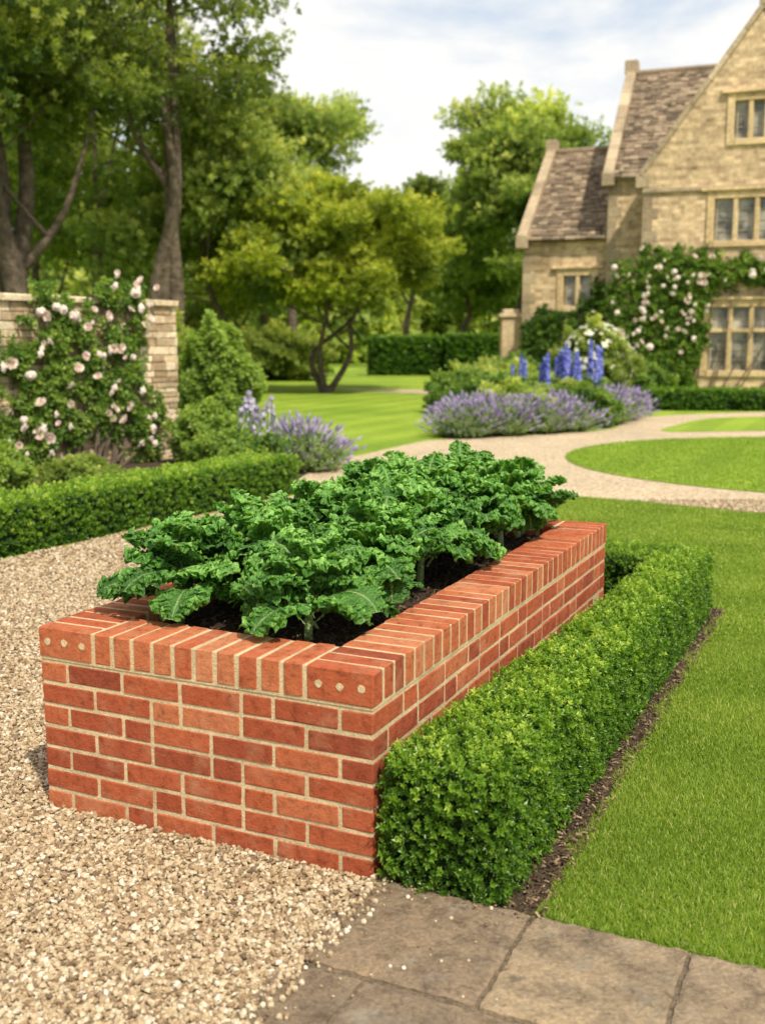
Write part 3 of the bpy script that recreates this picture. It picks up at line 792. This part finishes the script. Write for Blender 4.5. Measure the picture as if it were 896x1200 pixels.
def shrub_mesh(rx,ry,h,n,spr,mat,sc=(.8,1.2),tb=.45,seed=0,lump=.15,z0=0.0):
    r=np.random.default_rng(seed)
    d=r.normal(size=(n,3));d/=np.linalg.norm(d,axis=1,keepdims=True)
    rad=(1+lump*np.sin(d[:,0]*5+seed)*np.sin(d[:,1]*6+1+seed)+lump*.6*np.sin(d[:,2]*9+d[:,0]*8))*r.uniform(.72,1.0,n)
    P=d*rad[:,None]*np.array([rx,ry,h/2])+np.array([0,0,h/2+z0]);P[:,2]=np.maximum(P[:,2],.02)
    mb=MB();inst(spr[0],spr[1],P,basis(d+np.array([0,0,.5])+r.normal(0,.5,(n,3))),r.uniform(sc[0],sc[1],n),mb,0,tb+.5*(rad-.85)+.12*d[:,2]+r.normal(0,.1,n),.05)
    u=np.linspace(0,math.pi,7);v=np.linspace(0,2*math.pi,13)
    g=np.stack([np.outer(np.sin(u),np.cos(v))*rx*.68,np.outer(np.sin(u),np.sin(v))*ry*.68,np.outer(np.cos(u),np.ones(13))*h*.36+h/2+z0],2).reshape(-1,3)
    mb.add(g,grid_faces(7,13)[:,::-1],1)
    return mb.mesh('shrub',[mat,BOXD])
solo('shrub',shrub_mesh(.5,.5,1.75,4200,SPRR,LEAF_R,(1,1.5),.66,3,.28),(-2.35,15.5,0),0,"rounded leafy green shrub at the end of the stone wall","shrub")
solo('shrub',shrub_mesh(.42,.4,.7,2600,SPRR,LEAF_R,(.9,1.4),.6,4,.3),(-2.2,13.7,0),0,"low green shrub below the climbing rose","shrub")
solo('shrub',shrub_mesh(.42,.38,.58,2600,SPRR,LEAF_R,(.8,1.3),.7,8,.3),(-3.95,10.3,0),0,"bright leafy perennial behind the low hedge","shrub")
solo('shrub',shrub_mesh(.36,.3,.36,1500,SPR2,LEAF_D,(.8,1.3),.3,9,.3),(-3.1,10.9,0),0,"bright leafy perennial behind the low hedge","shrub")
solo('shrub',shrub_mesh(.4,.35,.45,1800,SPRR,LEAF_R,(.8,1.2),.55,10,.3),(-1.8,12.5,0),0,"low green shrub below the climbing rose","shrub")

def lavender_mesh(seed,r0=.45,h=.5,n=280):
    r=np.random.default_rng(seed)
    d=r.normal(size=(n,3));d[:,2]=np.abs(d[:,2])+.5;d/=np.linalg.norm(d,axis=1,keepdims=True)
    L=r.uniform(.65,1.12,n)*h
    base=np.stack([d[:,0]*r0*.5,d[:,1]*r0*.5,np.zeros(n)],1)
    st=np.array([(-.5,0,0),(.5,0,0),(.4,0,1),(-.4,0,1)]);sf=np.array([(0,1,2,3)])
    mb=MB();R=basis(d);inst(st,sf,base,R,np.stack([np.full(n,.012),np.full(n,.01),L],1),mb,0,r.random(n),.1)
    nl=700;dl=r.normal(size=(nl,3));dl[:,2]=np.abs(dl[:,2])+.2;dl/=np.linalg.norm(dl,axis=1,keepdims=True)
    inst(SPR2[0],SPR2[1],dl*np.array([r0*.95,r0*.95,h*.72])*r.uniform(.6,1,(nl,1)),basis(dl+np.array([0,0,.6])),r.uniform(1,1.8,nl),mb,0,r.random(nl),.1)
    fo=mb.mesh('lavender_foliage',[LAVS])
    fl=MB();o=np.array([(0,0,0),(.5,0,.4),(0,.5,.5),(-.5,0,.4),(0,-.5,.5),(0,0,1)],float)
    of=np.array([(0,1,2),(0,2,3),(0,3,4),(0,4,1),(5,2,1),(5,3,2),(5,4,3),(5,1,4)])
    inst(o,of,base+d*L[:,None]*.95,basis(d+r.normal(0,.1,(n,3))),np.stack([np.full(n,.026),np.full(n,.026),r.uniform(.07,.13,n)],1),fl,0,r.random(n),.1)
    return fo,fl.mesh('lavender_flowers',[LAV])
LM=[lavender_mesh(i) for i in range(3)]
def lavender(x,y,s,label="mounded lavender plant with purple flower spikes beside gravel path"):
    e=empty('lavender_plant',(x,y,0),random.random()*6,label,"lavender","lavender plants in the flower beds",scale=s)
    f,g=random.choice(LM);part('foliage',f,e,kind="stuff");part('flowers',g,e,kind="stuff")
for (x,y,s) in [(-.95,13.1,1.1),(-1.25,13.8,1.15)]: lavender(x,y,s,"lavender plant with purple spikes at the hedge end")
for (x,y,s) in [(1.35,17.75,1.15),(1.95,18.1,1.25),(2.6,18.5,1.2),(3.2,18.9,1.15),(1.6,18.8,1.25),(3.0,19.8,1.25),(4.2,20.6,1.2),(4.65,21.5,1.25),(4.95,22.4,1.2)]:
    lavender(x,y,s)
def spike_mesh(h,seed,mat,n=150):
    r=np.random.default_rng(seed);mb=MB();fl=MB()
    for k in range(3):
        bx,by=r.normal(0,.09,2);hh=h*r.uniform(.75,1.05)
        V,F=tube([(bx*.4,by*.4,0),(bx,by,hh*.5),(bx*1.2,by*1.2,hh)],[.010,.008,.004],5);mb.add(V,F,0,.5)
        t=r.random(n);a=r.random(n)*6.283;rr=.055*(1.1-t*.8)
        P=np.stack([bx*1.1+np.cos(a)*rr,by*1.1+np.sin(a)*rr,hh*(.45+.55*t)],1)
        d=np.stack([np.cos(a),np.sin(a),np.full(n,.3)],1)
        q=np.array([(-.5,-.5,0),(.5,-.5,.1),(.5,.5,0),(-.5,.5,.1)]);inst(q,np.array([(0,1,2,3)]),P,basis(d),np.full(n,.045),fl,0,r.random(n),.1)
    nl=160;P=r.normal(0,.13,(nl,3));P[:,2]=np.abs(r.random(nl))*h*.45
    inst(SPRR[0],SPRR[1],P,basis(P*np.array([1,1,.2])+np.array([0,0,.1])),r.uniform(1,1.6,nl),mb,0,r.random(nl),.1)
    return mb.mesh('spike_foliage',[LEAF_R]),fl.mesh('spike_flowers',[mat])
DM=[spike_mesh(1.25,i,DELP) for i in range(3)]
for (x,y,s) in [(3.3,22.2,1.15),(3.7,22.7,1.3),(4.1,22.4,1.2),(4.45,23.0,1.3),(2.95,22.6,1.05),(4.7,23.5,1.15)]:
    e=empty('delphinium',(x,y,0),random.random()*6,"tall delphinium with deep blue flower spikes in the bed","delphinium","blue delphiniums in the flower bed",scale=s)
    f,g=random.choice(DM);part('foliage',f,e,kind="stuff");part('flowers',g,e,kind="stuff")
LAVP=leafmat('pale_mauve_petal',[(0,(.34,.30,.46)),(1,(.62,.58,.70))],.3,.7,(1,.9,1))
IR=[spike_mesh(.95,11,LAVP,20)]
for (x,y,s) in [(-1.45,12.6,1.05),(-1.75,13.0,1.1),(-1.55,13.5,1.05)]:
    e=empty('iris_plant',(x,y,0),random.random()*6,"tall pale mauve flower spikes beside the low hedge","flower","pale mauve flower spikes",scale=s)
    part('foliage',IR[0][0],e,kind="stuff");part('flowers',IR[0][1],e,kind="stuff")
def whiteshrub():
    me=shrub_mesh(.8,.7,1.9,4000,SPRR,LEAF_D,(1.2,1.8),.4,12,.25)
    e=empty('rose_bush',(5.0,25.2,0),0,"tall shrub covered in white and cream flowers","rose bush")
    part('foliage',me,e)
    d=rng.normal(size=(520,3));d/=np.linalg.norm(d,axis=1,keepdims=True)
    mb=MB();q=np.array([(-.5,-.5,0),(.5,-.5,.1),(.5,.5,0),(-.5,.5,.1)])
    inst(q,np.array([(0,1,2,3)]),d*np.array([.88,.78,1.05])+np.array([0,0,.97]),basis(d),rng.uniform(.07,.13,520),mb,0,rng.random(520),.1)
    part('flowers',mb.mesh('white_flowers',[WHITEP]),e,kind="stuff")
whiteshrub()
for i,(x,y,rx,h,m) in enumerate([(2.35,19.4,.6,.75,LEAF_D),(3.75,19.95,.5,.65,LEAF_R),(2.4,21.5,.8,.8,LEAF_R),(3.1,24.5,1.0,.95,LEAF_D),(1.9,23.6,.8,.8,LEAF_R),(4.3,25.8,.9,1.0,LEAF_R),(2.6,26.4,1.0,1.0,LEAF_D),(5.7,26.3,.7,.9,LEAF_R),(6.3,27.4,.8,1.1,LEAF_R),(3.5,27.8,.9,1.1,LEAF_R),(3.7,21.2,.7,.65,LEAF_D)]):
    solo('shrub',shrub_mesh(rx,rx*.9,h,2300,SPRR,m,(1.2,2.0),.38,20+i,.3),(x,y,0),0,"mounded leafy perennial in the flower bed","shrub",group="perennials in the flower bed")

me=hedge_mesh([(0,9,0,.7)],.42,420,SPR3,rough=.02,tb=.3,depth=.05,sc=(.4,.7));solo('box_hedge',me,(6.1,24.6,0),math.radians(-4),"low dark clipped hedge in front of the manor house","hedge")
for (x,y,l,hh,lab) in [(-.5,50,3.4,1.65,"tall dark clipped hedge across the far lawn"),(3.1,49,3.4,1.75,"tall dark clipped hedge beside the stone pier")]:
    me=hedge_mesh([(0,l,0,1.2)],hh,150,SPR3,mat=BOX,rough=.04,tb=.25,depth=.08,sc=(.9,1.4));solo('clipped_hedge',me,(x,y,0),0,lab,"hedge")
pr=MB();V,F=boxes([(-.3,.3,-.3,.3,0,2.3)],.02,.0);pr.add(V,F,0,.3);V,F=boxes([(-.38,.38,-.38,.38,2.3,2.42),(-.25,.25,-.25,.25,2.42,2.55)],.02);pr.add(V,F,0,.6)
solo('stone_pier',pr.mesh('pier',[DRY]),(3.95,33.4,0),0,"square stone gate pier with capped top by the wing","pier")

# ------------------------------------------------------------------ house
hr=math.radians(-20)
house=empty('manor_house',(7.1,30,0),hr,"honey limestone manor house with steep stone-tiled gables","house")
def strips(x0,x1,top,holes,extra=()):
    xs=sorted(set([x0,x1]+[h[0] for h in holes]+[h[1] for h in holes]+list(extra)));out=[]
    for a_,b_ in zip(xs[:-1],xs[1:]):
        hs=sorted([h for h in holes if h[0]<=a_+1e-6 and h[1]>=b_-1e-6],key=lambda h:h[2]);z=0
        for h in hs:
            out.append((a_,b_,z,z,h[2],h[2]));z=h[3]
        out.append((a_,b_,z,z,top(a_),top(b_)))
    return out
mbw=MB()
def wall_front(y,x0,x1,top,holes,extra=()):
    for (a_,b_,z0,z1,t0,t1) in strips(x0,x1,top,holes,extra):
        mbw.add([(a_,y,z0),(b_,y,z1),(b_,y,t1),(a_,y,t0)],np.array([[0,1,2,3]]))
def wall_side(x,pts):
    mbw.add([(x,p[0],p[1]) for p in pts],np.arange(len(pts))[None][:,::-1])
gpk=2.87;gh=10.0;ge=6.05
gtop=lambda x: ge+(gh-ge)*(1-abs(x-gpk)/gpk)
wins=[('front',gpk,6.77,7.84,.66,0,3,False),('front',2.95,4.17,5.38,1.14,0,4,False),('front',2.95,.73,2.54,1.15,0,4,True),('front',-2.0,2.55,3.55,.48,1.6,2,False)]
holesG=[(w[1]-w[4],w[1]+w[4],w[2],w[3]) for w in wins[:3]]
wall_front(0,0,2*gpk,gtop,holesG,(gpk,))
mbw.add([(0,0,0),(0,1.3,0),(0,1.3,ge),(0,0,ge)],np.array([[3,2,1,0]]))
mbw.add([(2*gpk,0,0),(2*gpk,1.3,0),(2*gpk,1.3,ge),(2*gpk,0,ge)],np.array([[0,1,2,3]]))
wall_front(1.3,-1.13,0,lambda x:6.3,[]);wall_front(1.3,2*gpk,13,lambda x:6.3,[])
wall_side(-1.13,[(1.3,0),(9.6,0),(9.6,6.3),(5.45,9.87),(1.3,6.3)]);wall_side(13,[(1.3,0),(9.6,0),(9.6,6.3),(5.45,9.87),(1.3,6.3)])
w=wins[3];wall_front(1.6,-3.65,-1.135,lambda x:4.65,[(w[1]-w[4],w[1]+w[4],w[2],w[3])])
wall_side(-3.65,[(1.6,0),(9.7,0),(9.7,4.65),(5.66,7.65),(1.6,4.65)])
part('wall',mbw.mesh('house_walls',[HWALL]),house)
def roof(mb,O,along,up,L,Sl,seed):
    along=np.array(along,float);along/=np.linalg.norm(along);up=np.array(up,float);up/=np.linalg.norm(up);nrm=np.cross(along,up)
    r=np.random.default_rng(seed);B=[];rows_n=int(Sl/.17);v=0
    for k in range(rows_n+1):
        hgt=.22-.09*k/rows_n
        if v>=Sl: break
        x=-r.random()*.2
        while x<L:
            l=r.uniform(.13,.30);a0,a1=max(x,0),min(x+l,L)-.012
            if a1-a0>.04: B.append((a0,a1,v-.02+r.normal(0,.008),min(v+hgt+.05,Sl),.0+r.normal(0,.008),.045+r.normal(0,.010)))
            x+=l
        v+=hgt
    B=np.array(B);V,F=boxes(B,.005,.004)
    vv=V[:,1].reshape(-1,24);lo=vv.min(1,keepdims=True);V[:,2]+=(.035*(1-(vv-lo)/.3)).ravel()
    Wp=np.array(O)+V[:,0:1]*along+V[:,1:2]*up+V[:,2:3]*nrm
    mb.add(Wp,F,0,rep(r.random(len(B)),24))
    q=np.array([O,O+along*L,O+along*L+up*Sl,O+up*Sl]);mb.add(q-nrm*.02,np.array([[0,1,2,3]]),0,.2)
mb=MB()
def slope(dy,dz): return math.hypot(dy,dz)
O=lambda *a:np.array(a,float)
roof(mb,O(-1.13,1.1,6.13),(1,0,0),(0,4.35,3.74),14.1,slope(4.35,3.74),1)
roof(mb,O(13,9.8,6.13),(-1,0,0),(0,-4.35,3.74),14.1,slope(4.35,3.74),2)
roof(mb,O(-.12,5.4,5.89),(0,-1,0),(2.99,0,4.11),5.3,slope(2.99,4.11),3)
roof(mb,O(2*gpk+.12,.1,5.89),(0,1,0),(-2.99,0,4.11),5.3,slope(2.99,4.11),4)
roof(mb,O(-3.65,1.4,4.5),(1,0,0),(0,4.26,3.15),2.53,slope(4.26,3.15),5)
roof(mb,O(-1.13,9.9,4.5),(-1,0,0),(0,-4.26,3.15),2.53,slope(4.26,3.15),6)
for (p0,p1) in [((-1.1,5.45,9.93),(12.9,5.45,9.93)),((-3.6,5.66,7.72),(-1.2,5.66,7.72)),((gpk,0.3,10.05),(gpk,5.3,10.05))]:
    V,F=tube([p0,p1],[.12,.12],8);mb.add(V,F,0,.6)
part('roof',mb.mesh('house_roof',[TILE]),house)
mb=MB()
def beam(p0,p1,w,h,tint=.5):
    p0=np.array(p0,float);p1=np.array(p1,float);d=p1-p0;L=np.linalg.norm(d);d/=L
    s=np.cross(d,[0,0,1.]);s/=np.linalg.norm(s);u=np.cross(s,d)
    n=max(1,int(L/.7));B=[(i*L/n,(i+1)*L/n-.008,-w/2,w/2,-h/2,h/2) for i in range(n)]
    V,F=boxes(B,.012);Wp=p0+V[:,0:1]*d-V[:,1:2]*s+V[:,2:3]*u;mb.add(Wp,F,0,rep(rng.random(len(B)),24))
for sx in (-1,1):
    beam((gpk+sx*(gpk+.12),.12,ge-.05),(gpk,.12,gh+.15),.34,.14)
for (x,ya,yb,za,zb) in [(-1.13,1.05,5.45,6.2,10.05),(-1.13,9.85,5.45,6.2,10.05),(-3.65,1.35,5.66,4.6,7.85),(-3.65,9.95,5.66,4.6,7.85)]:
    beam((x,ya,za),(x,yb,zb),.30,.18)
V,F=boxes([(-.22,.16,-.05,.3,ge-.35,ge+.02),(2*gpk-.16,2*gpk+.22,-.05,.3,ge-.35,ge+.02),(-1.3,-.95,1.0,1.4,5.95,6.3),(-3.83,-3.47,1.3,1.7,4.3,4.68),
  (-1.33,-.93,5.2,5.7,9.9,10.32),(-3.83,-3.47,5.42,5.9,7.72,8.1),
  (-.03,2*gpk+.03,-.07,0.02,5.55,5.67),(-.04,2*gpk+.04,-.06,.02,0,.35),(-1.0,-.05,1.1,1.32,6.1,6.22),(-3.5,-1.2,1.45,1.62,4.5,4.62),(gpk-.13,gpk+.13,-.02,.28,gh+.12,gh+.5)],.015);mb.add(V,F,0,.4)
B=[]
for (cx,y,zt) in [(0,0,ge-.35),(2*gpk,0,ge-.35)]:
    z=.36;k=0
    while z<zt:
        l=.42 if k%2 else .26
        B.append((cx-.012,cx+l,-.012,.25,z,z+.29) if cx==0 else (cx-l,cx+.012,-.012,.25,z,z+.29));z+=.3;k+=1
for (cx,y,zt) in [(-1.13,1.3,5.9),(-3.65,1.6,4.3)]:
    z=.0;k=0
    while z<zt-.2:
        l=.4 if k%2 else .25
        B.append((cx-.012,cx+l,y-.012,y+.2,z,z+.29));z+=.3;k+=1
V,F=boxes(B,.01);mb.add(V,F,0,rep(rng.random(len(B))*.6,24))
TRIMW=stonemat('weathered_dressings',[(0,(.34,.265,.175)),(1,(.58,.47,.33))],.3)
part('stone_trim',mb.mesh('house_trim',[TRIMW]),house)
for (_,cx,z0,z1,hw,y,nl,tr) in wins:
    we=empty('window',(cx,y,z0),0,parent=house)
    h=z1-z0;f=MB();B=[(-hw-.13,-hw+.06,-.05,.2,-.1,h+.14),(hw-.06,hw+.13,-.05,.2,-.1,h+.14),(-hw+.06,hw-.06,-.048,.2,h-.05,h+.14),(-hw+.06,hw-.06,-.07,.2,-.1,.06)]
    B+= [(-hw-.28,hw+.28,-.12,.0,h+.142,h+.22)]
    inner=2*hw-.12;lw_=inner/nl
    for i in range(1,nl): B.append((-hw+.06+i*lw_-.055,-hw+.06+i*lw_+.055,-.03,.16,.06,h-.05))
    if tr: 
        for i in range(nl): B.append((-hw+.06+i*lw_+(.056 if i else 0),-hw+.06+(i+1)*lw_-(.056 if i<nl-1 else 0),-.028,.15,h*.6,h*.6+.1))
    V,F=boxes(B,.012);f.add(V,F,0,rep(rng.random(len(B)),24));part('frame',f.mesh('window_frame',[TRIM]),we)
    g=MB();g.add([(-hw,.14,0),(hw,.14,0),(hw,.14,h),(-hw,.14,h)],np.array([[0,1,2,3]]));part('pane',g.mesh('window_glass',[GLASS]),we)
    c=MB();B=[]
    for i in range(nl):
        xa=-hw+.06+i*lw_+.055;xb=-hw+.06+(i+1)*lw_-.055
        B+=[(xa,xa+.025,.10,.13,.06,h-.05),(xb-.025,xb,.10,.13,.06,h-.05)]
        nz=max(3,int(h/.28))
        for k in range(0,nz+1):
            zz=.07+(h-.14)*k/nz;B.append((xa+.026,xb-.026,.112,.128,zz-.006,zz+.006))
    V,F=boxes(B,.002);c.add(V,F,0,.5);part('casement',c.mesh('window_casement',[LEAD]),we)
SPRH=spray(7,.10,.07,1.1,.11,6)
def hloc(x,y): 
    return (7.1+x*math.cos(hr)-y*math.sin(hr),30+x*math.sin(hr)+y*math.cos(hr),0)
climber(hloc(0,-.02),hr,[(-.35,1.2,.6,1.2),(-.3,2.7,.6,1.0),(.5,3.2,.7,.85),(1.3,3.2,.6,.8),(.5,1.7,.75,1.5),(1.2,1.6,.5,1.5),(.5,.7,1.0,.8),(1.9,3.35,.55,.5),(2.7,3.4,.65,.36),(3.6,3.35,.8,.36),(4.6,3.3,.7,.45),(1.5,2.4,.35,.8)],330,SPRH,99,1.85,"climbing rose with pink blooms covering the manor front",.30,bloomz=1.2,bout=.17,tb=.60,cluster=1.2,cut=-.15,spread=.1)
climber(hloc(0,1.55),hr,[(-3.3,1.0,.35,1.2),(-2.9,1.9,.5,.6),(-2.3,2.1,.5,.3),(-1.5,1.5,.4,1.4),(-1.3,2.4,.3,.9),(-2.3,.6,.9,.6)],260,SPRH,6,1.6,"dark leafy climber on the lower house wing",.3,tb=.35)

# ------------------------------------------------------------------ trees
SPRT=spray(7,.13,.09,1.2,.17,21)
SPRTB=spray(7,.22,.15,1.2,.28,22)
def tree(name,loc,H,rx,ry,cz,rz,mat,label,seed,nclump=90,cr=(.6,1.1),per=95,trunk_r=.25,lean=(0,0),spr=SPRT,gap=.5,forks=1,sc=(.7,1.2),nlimb=14,cat="tree",tb0=.42):
    r=np.random.default_rng(seed)
    e=empty(name,loc,0,label,cat)
    tb=MB();C=np.array([lean[0],lean[1],cz])
    limbs=[]
    for k in range(forks):
        off=r.normal(0,.9,2)*(forks>1)
        w1,w2,w3=r.normal(0,.28,3)
        p=catmull([(0,0,-.1),(lean[0]*.2+off[0]*.25+w1,lean[1]*.2+off[1]*.25,H*.18),(lean[0]*.4+off[0]*.7-w2,lean[1]*.5+off[1],H*.36),(lean[0]*.7+off[0]*1.2+w3,lean[1]*.7+off[1]*1.3,H*.58),(lean[0]+off[0]*1.7,lean[1]+off[1]*1.6,H*.85)],6)
        n=len(p);rad=trunk_r*(1-.9*np.linspace(0,1,n)**.8);rad[:2]*=1.35
        V,F=tube(p,rad,10);tb.add(V,F);limbs.append((p,rad))
    d=r.normal(size=(nclump,3));d/=np.linalg.norm(d,axis=1,keepdims=True)
    d[:,2]=np.where(d[:,2]<-.55,-d[:,2],d[:,2])
    rr=r.uniform(gap,1,nclump)**.7
    lump=1+.2*np.sin(d[:,0]*4+seed)*np.sin(d[:,2]*5+seed*2)+.14*np.sin(d[:,1]*6+seed)
    CC=C+d*(rr*lump)[:,None]*np.array([rx,ry,rz])
    for i in range(nlimb):
        tp,tr_=limbs[i%len(limbs)]
        target=CC[i]
        j=int(np.clip((target[2]/H*.62)*len(tp),3,len(tp)-4));s0=tp[j]
        mid=(s0+target)/2+r.normal(0,.25,3)+np.array([0,0,-.15*abs(target[2]-s0[2])])
        p=catmull([s0,mid,target],6);rad=np.linspace(max(tr_[j]*.6,.03),.02,len(p));V,F=tube(p,rad,6);tb.add(V,F);limbs.append((p,rad))
    allp=np.concatenate([l[0] for l in limbs[forks:]])
    for i in range(nlimb,nclump,2):
        j=np.argmin(np.linalg.norm(allp-CC[i],axis=1));s0=allp[j]
        p=catmull([s0,(s0+CC[i])/2+r.normal(0,.12,3),CC[i]],3);V,F=tube(p,np.linspace(.035,.012,len(p)),4);tb.add(V,F)
    part('trunk',tb.mesh('tree_trunk',[BARK],smooth=True),e)
    mb=MB();N=nclump*per
    ci=rng.integers(0,nclump,N);R_=r.uniform(cr[0],cr[1],nclump)
    dd=rng.normal(size=(N,3));dd/=np.linalg.norm(dd,axis=1,keepdims=True)
    rad=rng.uniform(.25,1.1,N)**.75*(1+.25*np.sin(dd[:,0]*7+ci)*np.sin(dd[:,1]*6+ci*2))
    P=CC[ci]+dd*(rad*R_[ci])[:,None]*np.array([1.2,1.2,.55])
    o=P-C;o/=np.linalg.norm(o,axis=1,keepdims=True)+1e-9
    ct=r.normal(0,.13,nclump)
    dirn=dd*.6+o*.5+np.array([0,0,-.05])+rng.normal(0,.5,(N,3))
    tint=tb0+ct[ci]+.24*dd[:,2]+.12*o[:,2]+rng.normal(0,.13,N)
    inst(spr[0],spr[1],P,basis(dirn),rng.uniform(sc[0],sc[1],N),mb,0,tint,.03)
    part('crown',mb.mesh('tree_crown',[mat]),e)
    return e
tree('oak_tree',(-8.8,26,0),15,4.9,4.2,9.2,5.8,LEAF_A,"tall broadleaf tree with dark leaning trunk behind the stone wall",1,115,(.7,1.2),110,.38,(-1.0,0),forks=3,gap=.4,nlimb=30)
tree('oak_tree',(-5.9,30,0),15.5,4.0,4.0,9.6,6.0,LEAF_A,"tall broadleaf tree with twin dark limbs behind the wall",2,110,(.7,1.15),105,.30,(-1.2,0),forks=3,gap=.4,nlimb=30)
tree('oak_tree',(-10.5,22,0),12,3.4,3.3,7.2,4.1,LEAF_C,"dark green tree overhanging the garden wall",3,75,(.7,1.15),100,.26,(-.6,0),forks=2,nlimb=16,tb0=.5)
tree('lime_tree',(-5.1,33,0),8.6,2.9,2.8,4.6,3.6,LEAF_D,"sunlit pale green tree at the lawn edge",4,110,(.6,1.05),110,.16,(.2,0),nlimb=16)  # sunlit look put into the colour by the brighter leaf material
tree('lime_tree',(-3.8,46,0),12.3,3.1,3.2,7.8,4.1,LEAF_D,"tall light green tree behind the small yellow tree",5,90,(.7,1.15),105,.3,(.2,0),nlimb=16)
tree('maple_tree',(-1.75,33.3,0),6.3,3.35,3.1,4.0,2.2,LEAF_B,"small spreading yellow-green maple on the lawn",6,130,(.45,.8),135,.12,(.1,0),forks=3,gap=.45,nlimb=24,sc=(.6,1.1))
tree('lime_tree',(6.5,52,0),12.8,3.3,3.3,7.6,4.8,LEAF_D,"large round-crowned green tree beyond the hedges",7,130,(.75,1.15),100,.35,(.2,0),nlimb=18,spr=SPRTB,sc=(.6,1),tb0=.34)
tree('lime_tree',(4.5,58,0),9.0,2.4,2.4,5.2,3.7,LEAF_D,"darker green tree beside the round crowned tree",8,70,(.8,1.2),80,.3,(.2,0),spr=SPRTB,sc=(.6,1),tb0=.25)
tree('pine_tree',(1.8,64,0),11,2.4,2.4,7.0,3.3,LEAF_A,"dark distant evergreen tree above the far hedge",9,60,(.8,1.2),80,.3,(.2,0),spr=SPRTB,sc=(.6,1),tb0=.3)
tree('oak_tree',(-9.8,38,0),13,4.4,4.0,7.5,5.2,LEAF_D,"dense green tree filling the garden edge",10,100,(.8,1.4),95,.3,(0,0),nlimb=14,tb0=.32)
tree('oak_tree',(-5.5,48,0),9,4.4,4.0,4.2,4.0,LEAF_D,"pale green tree at the far lawn edge",11,90,(.8,1.4),90,.3,(0,0),nlimb=14)
tree('oak_tree',(-14,44,0),12,5,4.5,6.5,5.0,LEAF_D,"dense green tree filling the garden edge",13,80,(.9,1.5),80,.3,(0,0),nlimb=14,spr=SPRTB,sc=(.6,1))
mb=MB();N=26000
x=rng.uniform(-60,45,N);top=7+2.0*np.sin(x*.21+1)+1.3*np.sin(x*.53)+.8*np.sin(x*1.3)
z=top*rng.random(N)**.7;y=78+rng.uniform(0,5,N)+3*np.sin(x*.4)
d=np.array([0,-.7,.4])+rng.normal(0,.5,(N,3))
inst(SPRTB[0],SPRTB[1],np.stack([x,y,z],1),basis(d),rng.uniform(2.2,4.0,N),mb,0,.55+.35*np.sin(x*1.7+z)*np.sin(z*1.3+x*.6)+rng.normal(0,.1,N),.05)
xs=np.linspace(-62,48,80);tp=6.0+2.0*np.sin(xs*.21+1)+1.3*np.sin(xs*.53)
Vb=np.concatenate([np.stack([xs,np.full(80,84.),np.zeros(80)],1),np.stack([xs,np.full(80,84.5),tp],1)]);i=np.arange(79)
mb.add(Vb,np.stack([i,i+1,i+81,i+80],1),1)
solo('woodland',mb.mesh('woodland',[LEAF_D,BOXD]),kind="stuff",label="distant band of green woodland",category="woodland")
for i,(x,y,rx,h) in enumerate([(-5.5,24,1.6,2.2),(-8.5,20,1.8,2.6),(-4.2,44,2.0,2.0),(-7.2,36,2.2,2.6)]):
    solo('shrub',shrub_mesh(rx,rx*.8,h,3200,SPRT,LEAF_A,(.8,1.2),.45,50+i,.25),(x,y,0),0,"green shrub under the tall trees","shrub",group="shrubs under the tall trees")

# ------------------------------------------------------------------ light, world, camera
sd=np.array([.46,-.888]);el=math.radians(52)
sun=bpy.data.lights.new('sun','SUN');sun.energy=5.0;sun.angle=math.radians(1.5);sun.color=(1,.92,.76)
so=bpy.data.objects.new('sun',sun);link(so)
dirv=Vector((sd[0]*math.cos(el),sd[1]*math.cos(el),math.sin(el)))
so.rotation_euler=dirv.to_track_quat('Z','Y').to_euler();so.location=(5,-5,12)
wld=bpy.data.worlds.new("World");scene.world=wld;wld.use_nodes=True
nt=wld.node_tree;nt.nodes.clear()
out=nt.nodes.new('ShaderNodeOutputWorld');bg=nt.nodes.new('ShaderNodeBackground');nt.links.new(bg.outputs[0],out.inputs[0])
sky=nt.nodes.new('ShaderNodeTexSky');sky.sky_type='NISHITA';sky.sun_disc=False;sky.sun_elevation=el;sky.sun_rotation=math.atan2(sd[0],sd[1])
sky.air_density=1;sky.dust_density=2.0;sky.ozone_density=1
bg.inputs['Strength'].default_value=.15
tc=nt.nodes.new('ShaderNodeTexCoord')
mp=nt.nodes.new('ShaderNodeMapping');mp.inputs['Scale'].default_value=(1,1,2.6);nt.links.new(tc.outputs['Generated'],mp.inputs[0])
n1=noise(nt,3.4,8,mp.outputs[0],.58,.2)
cr=ramp(nt,[(.36,(0,0,0)),(.55,(1,1,1))],n1.outputs[0])
n2=noise(nt,5,5,mp.outputs[0],.55)
cc=ramp(nt,[(.32,(.86,.89,.93)),(.55,(1,.99,.965))],n2.outputs[0])
sc_=mix(nt,1,cc.outputs[0],(7.3,7.2,7.0),'MULTIPLY')
skyb=mix(nt,.7,sky.outputs[0],(4.9,5.6,6.4))
nt.links.new(mix(nt,math_(nt,'MULTIPLY',cr.outputs[0],.95),skyb,sc_),bg.inputs['Color'])
cam=bpy.data.cameras.new('camera');co=bpy.data.objects.new('camera',cam);link(co)
co.location=(0,0,1.57);co.rotation_euler=(math.radians(90-9.1),0,0)
cam.sensor_fit='VERTICAL';cam.sensor_height=24;cam.lens=24*1247/1200;cam.clip_end=1000;cam.clip_start=.05
cam.dof.use_dof=True;cam.dof.focus_distance=3.9;cam.dof.aperture_fstop=1.7
scene.camera=co
scene.view_settings.view_transform='Standard';scene.view_settings.look='None';scene.view_settings.exposure=0
